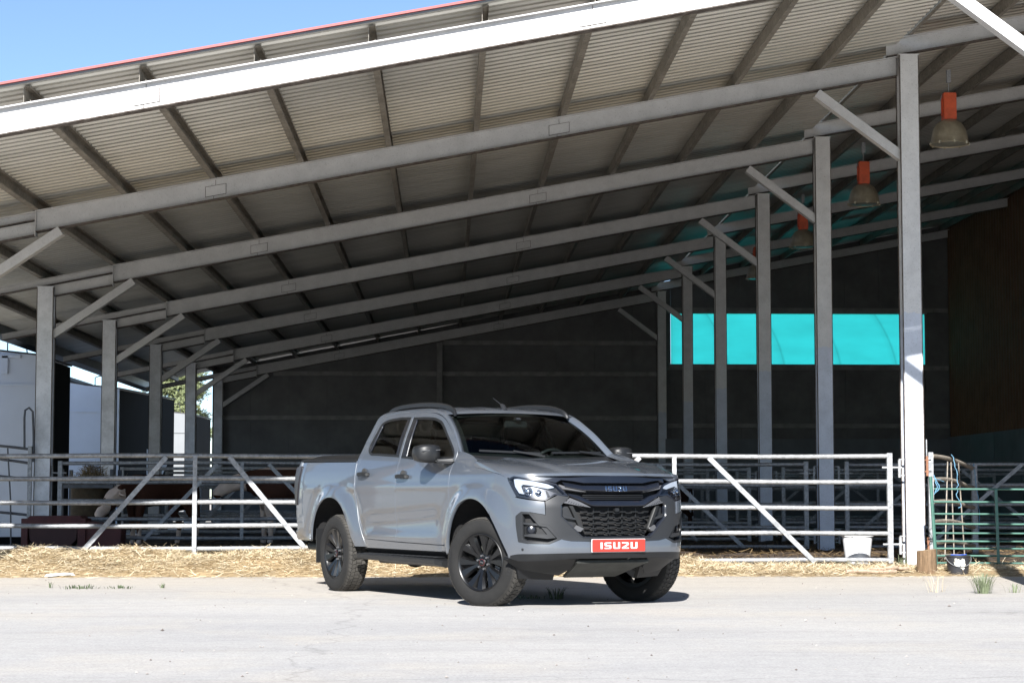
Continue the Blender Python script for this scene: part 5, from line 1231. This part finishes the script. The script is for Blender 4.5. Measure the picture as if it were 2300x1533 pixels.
# front view: image-left is +s, so the text runs from +s to -s
lg_ = lambda a, b: (lambda p: (p[0], a, p[2]))(Vector(body(QC-a, 1.010+b)))
def logo(a, b):
    p = body(QC-a, 1.010+b); return (p[0]+.012, p[1], p[2])
letters("ISUZU", logo, .040, .014, M['chrome'], gr, .006, .008, "badge_letter", 1.12)
PX = .925
def pl_(a, b): return (PX-.01*b, a, .532+b)
mb = MB(); mb.hexa([W(p) for p in [(PX-.012,.270,.475),(PX-.012,-.262,.475),(PX+.0,-.262,.475),(PX+.0,.270,.475),(PX-.012,.270,.588),(PX-.012,-.262,.588),(PX+.0,-.262,.588),(PX+.0,.270,.588)]])
plate = mb.build("license_plate", M['white'], truck, bevel=.004); plate["label"] = "red front plate with white lettering"
def plm(a, b): return (PX, a+.004, .5315+b)
panel("plate_face", plm, rounded([(-.261,-.052),(.261,-.052),(.261,.052),(-.261,.052)], .010), M['plate'], parent=plate, off=.0035, depth=.003, res=.08)
letters("ISUZU", plm, .056, .019, M['white'], plate, .0065, .003, "plate_letter", 1.50)
# --- mirrors
for s_ in BOTH:
    A = [(-.60,.90,1.255),(-.50,.90,1.262),(-.50,.90,1.302),(-.60,.90,1.305)]
    mb = MB(); mb.hexa([W(p, s_) for p in [(-.64,.850,1.235),(-.52,.850,1.245),(-.62,.98,1.250),(-.72,.98,1.244),(-.64,.840,1.288),(-.52,.840,1.286),(-.62,.98,1.282),(-.72,.98,1.284)]]); mo = mb.build("side_mirror", M['blk'], truck, bevel=.012)
    prof = [(.905,1.268,1.385,-.70,-.80,.6),(.925,1.250,1.405,-.655,-.82,1),(.985,1.246,1.417,-.635,-.825,1),(1.06,1.252,1.414,-.645,-.825,1),(1.115,1.268,1.400,-.675,-.82,1),(1.135,1.31,1.375,-.72,-.805,.6)]
    vv = []; n_ = 16
    for (sy, z0, z1, xf, xb, k) in prof:
        for i in range(n_):
            a = 2*math.pi*i/n_; ca, sa = math.cos(a), math.sin(a); e = .42
            vv.append(W(((xf+xb)/2+(xf-xb)/2*math.copysign(abs(ca)**e, ca), sy, (z0+z1)/2+(z1-z0)/2*math.copysign(abs(sa)**e, sa)), s_))
    mb = MB(); mb.add(vv, [(n_*i+j, n_*i+(j+1) % n_, n_*i+n_+(j+1) % n_, n_*i+n_+j) for i in range(5) for j in range(n_)]+[tuple(range(n_)), tuple(range(5*n_, 6*n_))]); mb.build("mirror_shell", M['blk'], mo, smooth=True, sharp=50)
    mb = MB(); mb.hexa([W(p, s_) for p in [(-.638,.93,1.362),(-.646,1.10,1.352),(-.70,1.12,1.352),(-.70,.92,1.362),(-.638,.93,1.368),(-.646,1.10,1.358),(-.70,1.12,1.358),(-.70,.92,1.368)]]); mb.build("indicator_strip", M['silver'], mo)
    mb = MB(); mb.hexa([W(p, s_) for p in [(-.829,.925,1.275),(-.829,1.11,1.285),(-.827,1.11,1.285),(-.827,.925,1.275),(-.829,.925,1.395),(-.829,1.11,1.395),(-.827,1.11,1.395),(-.827,.925,1.395)]]); mb.build("mirror_glass", M['chrome'], mo)
# --- rocker, step, underbody, wells
for s_ in BOTH:
    mb = MB(); vv = []; st = [(-2.60,.80,.385,.93),(-2.45,.80,.40,.955),(-.72,.80,.385,.955),(-.60,.80,.37,.93)]
    for x, si, zt, so in st:
        for p in ((si, zt+.005), (so-.02, zt), (so, zt-.008), (so-.005, zt-.045), (so-.03, zt-.06), (si, zt-.05)): vv.append(W((x, p[0], p[1]), s_))
    mb.add(vv, [(6*i+j, 6*i+(j+1) % 6, 6*i+6+(j+1) % 6, 6*i+6+j) for i in range(3) for j in range(6)]+[(0,1,2,3,4,5), (18,19,20,21,22,23)]); so_ = mb.build("running_board", M['blk'], truck, bevel=.004)
    mb = MB()
    for i in range(14): x = -2.35+i*.12; mb.hexa([W(p, s_) for p in [(x,.84,.4015),(x+.07,.84,.4010),(x+.07,.925,.3985),(x,.925,.3990),(x,.84,.4055),(x+.07,.84,.405),(x+.07,.925,.4025),(x,.925,.403)]])
    mb.build("step_tread", M['gun'], so_)
    mb = MB(); mb.hexa([W(p, s_) for p in [(-2.45,.70,.30),(-.60,.70,.30),(-.60,.86,.44),(-2.45,.86,.44),(-2.45,.70,.50),(-.60,.70,.50),(-.60,.868,.455),(-2.45,.868,.455)]]); mb.build("rocker_panel", M['blk'], truck)
    # wheel wells: dark tunnels
    for xc, poly in ((0, ARCH_F), (-3.15, ARCH_R)):
        vv = []; pp = [p for p in poly]
        for (x, z) in pp:
            o_ = Vector(body(x, z)); vv += [W((x, o_.y-.004, z), s_), W((xc+(x-xc)*1.12, o_.y-.05, .38+(z-.38)*1.10), s_), W((xc+(x-xc)*1.12, .42, .38+(z-.38)*1.10), s_)]
        mb = MB(); mb.add(vv, [(3*i+j, 3*i+j+1, 3*i+j+4, 3*i+j+3) for i in range(len(pp)-1) for j in range(2)])
        k0 = len(mb.v); mb.add([W((xc+(x-xc)*1.12, .42, .38+(z-.38)*1.10), s_) for x, z in pp], [tuple(range(len(pp)))])
        mb.build("wheel_well", M['liner'], truck)
    mb = MB(); mb.hexa([W(p, s_) for p in [(-3.66,.66,.27),(-3.645,.66,.27),(-3.645,.885,.27),(-3.66,.885,.27),(-3.66,.66,.62),(-3.645,.66,.62),(-3.645,.885,.62),(-3.66,.885,.62)]]); mb.build("mud_flap", M['blk'], truck)
mb = MB(); mb.box((-4.1,-.40,.36),(.60,-.30,.50)); mb.box((-4.1,.30,.36),(.60,.40,.50)); mb.box((-4.0,-.62,.50),(.5,.62,.54)); mb.box((-2.3,-.25,.30),(-.6,.25,.50)); mb.build("chassis", M['under'], truck, bevel=.01)
mb = MB(); mb.tube([(-3.125,-.7,.38),(-3.125,.7,.38)], .05, 12); mb.lathe([(.001,-.16),(.12,-.12),(.16,0),(.12,.12),(.001,.16)], 16, 'x', (-3.125,0,.38)); mb.tube([(0,-.6,.36),(0,.6,.36)], .045, 12); mb.build("axle", M['under'], truck, smooth=True)
# --- interior
mb = MB(); mb.box((-2.55,-.76,.52),(-.55,.76,.56)); mb.box((-2.58,-.74,.56),(-2.52,.74,1.30)); mb.build("cabin_floor", M['seat'], truck)
def dash(a, b): y = (b*2-1)*.74; return (-.46-.42*a-.06*(y/.74)**2, y, 1.285-.02*a-.02*math.sin(a*3)-(.25*max(0, a-.85)/.15))
patch("dashboard", dash, 10, 16, M['seat'])
def seat(x, y, wide, zt=1.30):
    mb = MB(); mb.hexa([(x+.02,y-wide,.75),(x+.52,y-wide,.80),(x+.52,y+wide,.80),(x+.02,y+wide,.75),(x+.0,y-wide,.90),(x+.52,y-wide,.93),(x+.52,y+wide,.93),(x+.0,y+wide,.90)])
    mb.hexa([(x-.05,y-wide,.86),(x+.10,y-wide,.86),(x+.10,y+wide,.86),(x-.05,y+wide,.86),(x-.22,y-wide*.85,zt+.10),(x-.10,y-wide*.85,zt+.12),(x-.10,y+wide*.85,zt+.12),(x-.22,y+wide*.85,zt+.10)])
    o = mb.build("seat", M['seat'], truck, smooth=True, bevel=.05)
    for yy in ((y,) if wide < .4 else (y-.42, y+.42)):
        mb = MB(); mb.hexa([(x-.23,yy-.13,zt+.15),(x-.13,yy-.13,zt+.15),(x-.13,yy+.13,zt+.15),(x-.23,yy+.13,zt+.15),(x-.24,yy-.11,zt+.33),(x-.15,yy-.11,zt+.33),(x-.15,yy+.11,zt+.33),(x-.24,yy+.11,zt+.33)]); mb.build("headrest", M['seat'], o, smooth=True, bevel=.035)
seat(-1.55, .38, .25); seat(-1.55, -.38, .25); seat(-2.35, 0, .66, 1.22)
mb = MB(); c_ = Vector((-.98, .38, 1.22)); ax = Vector((-.9, 0, .42)).normalized(); q_ = ax.to_track_quat('Z', 'Y')
ring = [c_+q_ @ Vector((.185*math.cos(t), .185*math.sin(t), 0)) for t in [2*math.pi*i/28 for i in range(29)]]; mb.tube(ring, .015, 8, cap=False)
for t in (0, 2.2, 4.1): mb.tube([c_, c_+q_ @ Vector((.18*math.cos(t+1.57), .18*math.sin(t+1.57), 0))], .016, 6)
mb.build("steering_wheel", M['gun'], truck, smooth=True)
p_ = Vector(ws(.80, .5)); mb = MB(); mb.box(W(p_+Vector((-.10,.12,-.065))), W(p_+Vector((-.07,-.12,.0)))); mb.box(W(p_+Vector((-.09,.03,.0))), W(p_+Vector((-.02,-.03,.03)))); mb.build("rearview_mirror", M['gun'], truck, bevel=.01)
# --- wheels
def wheel(s_, first=None):
    RT, w = .3875, .118                      # axis along local y, outer face at -y (visible side)
    prof = [(.247,.100),(.258,.112),(.278,.121),(.310,.123),(.340,.118),(.362,.106),(.378,.088)]
    mb = MB(); n = 110
    outer = [(r, -h) for r, h in prof]; inner = [(r, h) for r, h in prof][::-1]
    mb.lathe(outer, n, 'y'); k0 = len(mb.v)
    mb.lathe(inner, n, 'y'); mb.lathe([(.378,-.088),(.378,.088)], n, 'y')
    # tread blocks in five ribs with staggered slots
    ribs = [(-.104,-.074,.386,.374),(-.068,-.030,.3895,.3895),(-.024,.024,.390,.390),(.030,.068,.3895,.3895),(.074,.104,.374,.386)]
    for ri, (y0, y1, r0, r1) in enumerate(ribs):
        nb = 56
        for i in range(nb):
            a0 = 2*math.pi*(i+.5*(ri % 2))/nb; a1 = a0+2*math.pi/nb*.80; sk = .035*(1 if ri % 2 else -1)
            if ri == 2: sk = .0
            if ri == 0: r0_, r1_ = .372, .388
            elif ri == 4: r0_, r1_ = .388, .372
            else: r0_ = r1_ = .390
            def pt(r, a, y): return (r*math.cos(a), y, r*math.sin(a))
            mb.add([pt(.374,a0,y0),pt(.374,a1,y0),pt(.374,a1+sk,y1),pt(.374,a0+sk,y1),pt(r0_,a0,y0),pt(r0_,a1,y0),pt(r1_,a1+sk,y1),pt(r1_,a0+sk,y1)],
                   [(0,3,2,1),(4,5,6,7),(0,1,5,4),(1,2,6,5),(2,3,7,6),(3,0,4,7)])
    tyre = mb.build("wheel", M['tire'], truck, smooth=True, sharp=28)
    # raised sidewall lettering blocks
    mb = MB(); rl = random.Random(3)
    for base in (0., math.pi):
        for i in range(10):
            a = base+i*.075; da = .05
            for k in range(2):
                aa = a+k*.028; mb.add([((r)*math.cos(t), -yy, r*math.sin(t)) for r, t, yy in ((.318,aa,.1265),(.318,aa+.013,.1265),(.346,aa+.013,.1195),(.346,aa,.1195))], [(0,1,2,3)])
                if k == 0: mb.add([((r)*math.cos(t), -yy, r*math.sin(t)) for r, t, yy in ((.340,aa+.012,.1222),(.340,aa+.030,.1222),(.346,aa+.030,.1198),(.346,aa+.012,.1198))], [(0,1,2,3)])
    mb.build("sidewall_rib", M['liner'], tyre)
    mb = MB(); mb.lathe([(.236,-.100),(.240,-.108),(.234,-.112),(.224,-.106),(.215,-.085),(.205,-.03),(.200,.05),(.205,.10),(.236,.105)], 64, 'y'); rim = mb.build("rim", M['rim'], tyre, smooth=True, sharp=50)
    mb = MB(); mb.lathe([(.001,-.062),(.03,-.064),(.052,-.060),(.075,-.056),(.085,-.040),(.085,.0),(.001,.0)], 36, 'y'); 
    # six pairs of split spokes
    for i in range(6):
        for sgn_ in (-1, 1):
            a0 = 2*math.pi*i/6 + math.pi/6 + sgn_*.175; a1 = 2*math.pi*i/6 + math.pi/6 + sgn_*.262
            st = [(.062, a0-sgn_*.03, .062, .052, .022), (.110, a0-sgn_*.01, .074, .036, .026), (.150, a0+sgn_*.03, .085, .020, .036), (.200, (a0+a1)/2+sgn_*.01, .096, .014, .048), (.232, a1, .104, .010, .057)]
            vv = []
            for r, a, yo, th_, hw in st:
                c = Vector((r*math.cos(a), 0, r*math.sin(a))); t_ = Vector((-math.sin(a), 0, math.cos(a)))
                for tt, yy in ((-hw, -yo+.022), (-hw*.55, -yo), (hw*.55, -yo), (hw, -yo+.022), (hw*.8, -yo+.05), (-hw*.8, -yo+.05)): vv.append(c+t_*tt*.92+Vector((0, yy, 0)))
            mb.add(vv, [(6*k+j, 6*k+(j+1) % 6, 6*k+6+(j+1) % 6, 6*k+6+j) for k in range(4) for j in range(6)]+[(0,1,2,3,4,5), (24,25,26,27,28,29)])
    mb.build("spokes", M['rim'], tyre, smooth=True, sharp=25)
    mb = MB()
    for i in range(6): a = 2*math.pi*i/6+.0; mb.lathe([(.001,-.020),(.009,-.018),(.011,-.0),(.011,.02)], 8, 'y', (.0575*math.cos(a), -.064, .0575*math.sin(a)))
    mb.build("lug_nut", M['silver'], tyre, smooth=True)
    mb = MB(); mb.lathe([(.001,-.088),(.026,-.087),(.036,-.080),(.038,-.060)], 28, 'y'); mb.build("hub_cap", M['rim'], tyre, smooth=True)
    mb = MB(); mb.lathe([(.0262,-.0878),(.0295,-.0868)], 28, 'y'); mb.build("red_ring", simple("red_ring", (.07, .006, .006), .6) if 'rr' not in M else M['rr'], tyre, smooth=True)
    mb = MB(); mb.box((-.018,-.0895,-.003),(.018,-.0885,.004)); mb.build("cap_mark", M['silver'], tyre)
    mb = MB(); mb.lathe([(.060,.012),(.160,.012),(.160,.030),(.060,.030)], 40, 'y'); mb.lathe([(.001,-.03),(.075,-.03),(.075,.012)], 20, 'y'); mb.build("brake_disc", M['under'], tyre, smooth=True)
    mb = MB(); mb.box((.09,-.02,-.07),(.165,.05,.07)); mb.build("brake_caliper", M['silver'], tyre, bevel=.01)
    for ch in [x for x in COL.objects if x.parent == tyre and x.name.split('.')[0] in ('rim', 'spokes')]: ch.data.transform(Matrix.Diagonal((1.05, 1, 1.05, 1)))
    return tyre
def wcopy(o):
    c = o.copy(); COL.objects.link(c)
    for ch in [x for x in COL.objects if x.parent == o]:
        d = ch.copy(); COL.objects.link(d); d.parent = c
    return c
wh = wheel(1); ST = R(23.5); ds = .19-.118
def place(o, x, s, steer, flip, spin):
    o.rotation_euler = (0, spin, steer + (math.pi if flip else 0)); o.location = (x, -s, .377)
    o.rotation_mode = 'XYZ'
# wheel centre planes: track 1.57
def hub(s0, sg, a):   # kingpin at s0, wheel centre .085 further out
    dxy = .085*sg; return (dxy*math.sin(a), s0*sg + dxy*math.cos(a))
for (xc, sg, a, sp) in ((0, 1, ST, .3), (0, -1, ST, 1.0), (-3.125, 1, 0, .55), (-3.125, -1, 0, .2)):
    o = wh if (xc == 0 and sg == 1) else wcopy(wh)
    hx, hs = hub(.715, sg, a); place(o, xc+hx, hs, a, sg == -1, sp)
